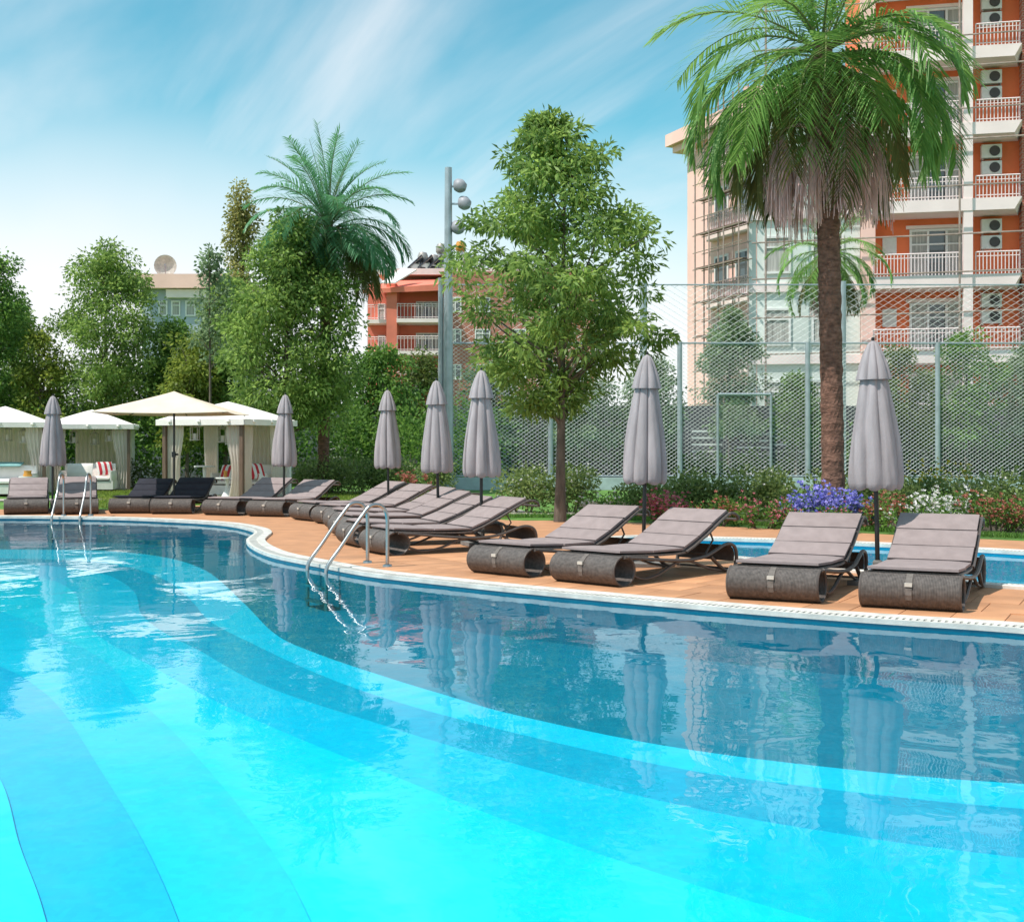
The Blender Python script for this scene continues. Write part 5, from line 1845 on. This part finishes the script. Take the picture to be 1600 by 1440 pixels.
def cabana(label, loc, rz, S, seed, eave=1.95, apex=2.42):
    root = thing('cabana', label, 'cabana', loc, rz, 'curtained white cabanas')
    h = S / 2
    for sx in (-1, 1):
        for sy in (-1, 1):
            MB().box((sx * (h - 0.05), sy * (h - 0.05), eave / 2), (0.09, 0.09, eave)).build('post', 'wood_brown' if sy < 0 else 'slat_white', root)
    # fabric roof: four sagging panels, rolled hem
    mb = MB()
    K = 6
    pts = []
    for j in range(K + 1):
        t = j / K
        for s_ in range(4):
            for q in range(8):
                u = -1 + 2 * q / 8
                x, y = [(u, -1), (1, u), (-u, 1), (-1, -u)][s_]
                rr = (h + 0.10) * t
                pts.append((x * rr, y * rr, apex - (apex - eave) * t ** 1.08 - 0.03 * math.sin(math.pi * (u + 1) / 2) * t))
    n = len(pts)
    fs = []
    for j in range(K):
        for k in range(32):
            k2 = (k + 1) % 32
            a, b, c, d = j * 32 + k, j * 32 + k2, (j + 1) * 32 + k2, (j + 1) * 32 + k
            fs += [(a, d, c, b), (n + a, n + b, n + c, n + d)]
    mb.add(pts + [(x, y, z - 0.015) for x, y, z in pts], fs)
    rf = mb.build('roof', 'white_cloth', root, True)
    vl = MB()
    hh = h + 0.10
    for (xa, ya, xb, yb) in ((-hh, -hh, hh, -hh), (hh, -hh, hh, hh), (hh, hh, -hh, hh), (-hh, hh, -hh, -hh)):
        a, b = Vector((xa, ya, eave)), Vector((xb, yb, eave))
        c = (a + b) / 2
        if abs(xb - xa) > abs(yb - ya):
            vl.b6(min(xa, xb), max(xa, xb), ya - 0.012, ya + 0.012, eave - 0.13, eave + 0.012)
        else:
            vl.b6(xa - 0.012, xa + 0.012, min(ya, yb) + 0.02, max(ya, yb) - 0.02, eave - 0.13, eave + 0.010)
        for k in range(3):
            p = a.lerp(b, (k + 0.5) / 3)
            vl.lathe([(0.0, 0.05), (0.05, 0.03), (0.06, -0.03), (0.03, -0.07)], 8, c=(p.x, p.y, eave - 0.02))
    vl.build('valance', 'white_cloth', rf, False)
    z1 = eave - 0.06
    # curtains: drawn back in front, hanging at the back and sides
    i = h - 0.10
    for k, (xa, ya, xb, yb, fo, ga) in enumerate(((-i, -h + 0.12, -i + 0.42, -h + 0.12, 4, 0.35), (i, -h + 0.12, i - 0.42, -h + 0.12, 4, 0.35),
                                                 (h - 0.12, -i, h - 0.12, -i + 0.55, 5, 0.15), (h - 0.12, i, h - 0.12, i - 0.75, 6, 0.1), (-h + 0.12, -i, -h + 0.12, -i + 0.55, 5, 0.15),
                                                 (-h + 0.12, i, -h + 0.12, i - 0.6, 6, 0.1), (-i * 0.55, h - 0.12, i * 0.65, h - 0.12, 10, 0.0))):
        curtain_sheet(xa, ya, xb, yb, 0.06, z1, fo, 0.035, ga, seed + k).build('curtain', 'curtain', root, True)
    MB().b6(-h + 0.1, h - 0.1, -h + 0.1, h - 0.1, 0.0, 0.05).build('floor_platform', 'path', root)
    return root


def lantern(loc, label, drop):
    o = thing('hanging_lantern', label, 'lantern', loc, 0, 'lanterns hung in the cabanas')
    MB().tube([(0, 0, 0), (0, 0, -drop)], 0.008, 4).build('cord', 'tube_dark', o)
    f = MB()
    z = -drop
    for sx in (-0.085, 0.085):
        for sy in (-0.085, 0.085):
            f.box((sx, sy, z - 0.2), (0.02, 0.02, 0.3))
    f.box((0, 0, z - 0.36), (0.21, 0.21, 0.025))
    f.lathe([(0.14, z - 0.05), (0.06, z + 0.0), (0.03, z + 0.03), (0.0, z + 0.03)], 8)
    f.build('cage', 'lantern', o)
    MB().lathe([(0.0, z - 0.2), (0.045, z - 0.2), (0.045, z - 0.345)], 8).build('candle', 'sofa_white', o)


def sofa(label, loc, rz, w=1.5, mat='sofa_white'):
    o = thing('sofa', label, 'sofa', loc, rz, 'white cabana sofas')
    MB().b6(-w / 2, w / 2, -0.4, 0.4, 0.06, 0.30).build('frame', mat, o)
    MB().pillow((0, -0.04, 0.37), (w - 0.22, 0.76, 0.16)).build('seat_cushion', mat, o, True)
    MB().pillow((0, 0.34, 0.55), (w - 0.1, 0.5, 0.18), Matrix.Rotation(R(82), 4, 'X')).build('backrest', mat, o, True)
    for sx in (-1, 1):
        MB().pillow((sx * (w / 2 - 0.07), 0, 0.42), (0.80, 0.36, 0.14), Matrix.Rotation(R(90), 4, 'Z') @ Matrix.Rotation(R(90), 4, 'X')).build('armrest', mat, o, True)
        for sy in (-0.34, 0.34):
            MB().box((sx * (w / 2 - 0.08), sy, 0.03), (0.05, 0.05, 0.06)).build('leg', 'wood_brown', o)
    return o


def pillow(label, loc, rz, mat, tilt=62, w=0.48, group=None):
    o = MB().pillow((0, 0, 0), (w, 0.40, 0.16), None, 8, 6).build('throw_pillow', mat, None, True)
    o.location = loc
    o.rotation_euler = (R(tilt), 0, rz)
    tag(o, label, 'pillow', group or 'pillows on the cabana sofas')


def side_table(label, loc, h=0.5, r=0.28):
    o = thing('side_table', label, 'table', loc, 0, 'cabana side tables')
    MB().lathe([(0.0, h), (r, h), (r, h - 0.03), (0.0, h - 0.03)], 20).build('table_top', 'slat_white', o)
    MB().lathe([(0.05, h - 0.03), (0.04, h * 0.5), (0.16, 0.03), (0.17, 0.0)], 12).build('leg', 'slat_white', o, True)


# corner cabana
c3 = Vector((-7.0, 30.0, 0))
th3 = R(-20)
cabana('white curtained cabana with corner post behind the open parasol', c3, th3, 2.25, 301)
Ysp = 35.8
c2 = Vector((((62 + 186) / 2 - 800) / FPX * Ysp, Ysp + 1.1, 0))
cabana('white curtained cabana beside the open lawn, holding the red pillow', c2, R(14), 2.35, 302)
c1 = Vector((-14.0, 33.6, 0))
cabana('white curtained cabana with the teal covered sofa in front', c1, R(16), 2.3, 303)


def rel(c, th, x, y, z):
    v = Matrix.Rotation(th, 3, 'Z') @ Vector((x, y, z))
    return c + v


for (c, th, sd, who) in ((c3, th3, 0, 'corner-post cabana behind the open parasol'), (c2, R(14), 1, 'cabana beside the open lawn'), (c1, R(16), 2, 'cabana with the teal covered sofa')):
    for k, (x, y) in enumerate(((-0.45, -0.75), (0.1, -0.4), (0.55, -0.75))):
        lantern(rel(c, th, x, y, 1.93), ['hanging lantern nearest the front curtain, ', 'hanging lantern in the middle, ', 'hanging lantern nearest the corner post, '][k] + who, 0.10 + 0.05 * ((k + sd) % 3))
sofa('white sofa with striped pillow inside the corner-post cabana', rel(c3, th3, 0.15, 0.45, 0.05), th3, 1.5)
pillow('red and white striped pillow lying on the sofa in the corner-post cabana', rel(c3, th3, -0.1, 0.25, 0.66), th3, 'stripe_cloth', 62, 0.55)
pillow('red and white striped pillow turned edge-on in the corner-post cabana', rel(c3, th3, 0.72, 0.1, 0.70), th3 + R(70), 'stripe_cloth', 66)
side_table('white side table with glasses inside the corner-post cabana', rel(c3, th3, 0.3, -0.5, 0.05), 0.52)
side_table('taller white side table at the edge of the corner-post cabana', rel(c3, th3, -0.75, 0.1, 0.05), 0.78, 0.26)
sofa('white sofa with red pillow in front of the lawn-side cabana', rel(c2, R(14), 0.0, -1.35, 0.0), R(8), 1.55)
pillow('large plain white pillow on the lawn-side cabana sofa', rel(c2, R(14), -0.2, -1.55, 0.62), R(8), 'sofa_white', 66, 0.7)
pillow('crimson striped pillow leaning on the lawn-side cabana sofa', rel(c2, R(14), 0.48, -1.45, 0.66), R(8) + R(35), 'stripe_cloth', 64, 0.46)
sofa('white sofa with a teal throw in front of the teal sofa cabana', rel(c1, R(16), 0.15, -1.3, 0.0), R(10), 1.6)
o = MB().pillow((0, 0, 0), (1.1, 0.5, 0.07), None, 10, 6).build('throw_blanket', 'teal_cloth', None, True)
o.location = rel(c1, R(16), 0.0, -0.98, 0.83)
o.rotation_euler = (R(10), 0, R(10))
tag(o, 'teal throw folded over the back of the white sofa', 'blanket')
o = MB().lathe([(0.0, 0.0), (0.11, 0.0), (0.12, 0.02), (0.09, 0.10), (0.10, 0.15), (0.085, 0.15), (0.07, 0.03), (0.0, 0.03)], 14).build('amber_bowl', 'amber', None, True)
o.location = rel(c1, R(16), 0.75, -1.75, 0.52)
tag(o, 'amber glass bowl on the small table by the teal throw sofa', 'bowl')
side_table('small white table holding the amber bowl', rel(c1, R(16), 0.75, -1.75, 0.0), 0.52, 0.22)
o = MB().lathe([(0.0, 0.0), (0.04, 0.0), (0.045, 0.16), (0.038, 0.16), (0.034, 0.012), (0.0, 0.012)], 12).build('drinking_glass', 'amber', None, True)
o.location = rel(c3, th3, 0.28, -0.55, 0.57)
tag(o, 'amber drink glass on the table in the corner-post cabana', 'glass')
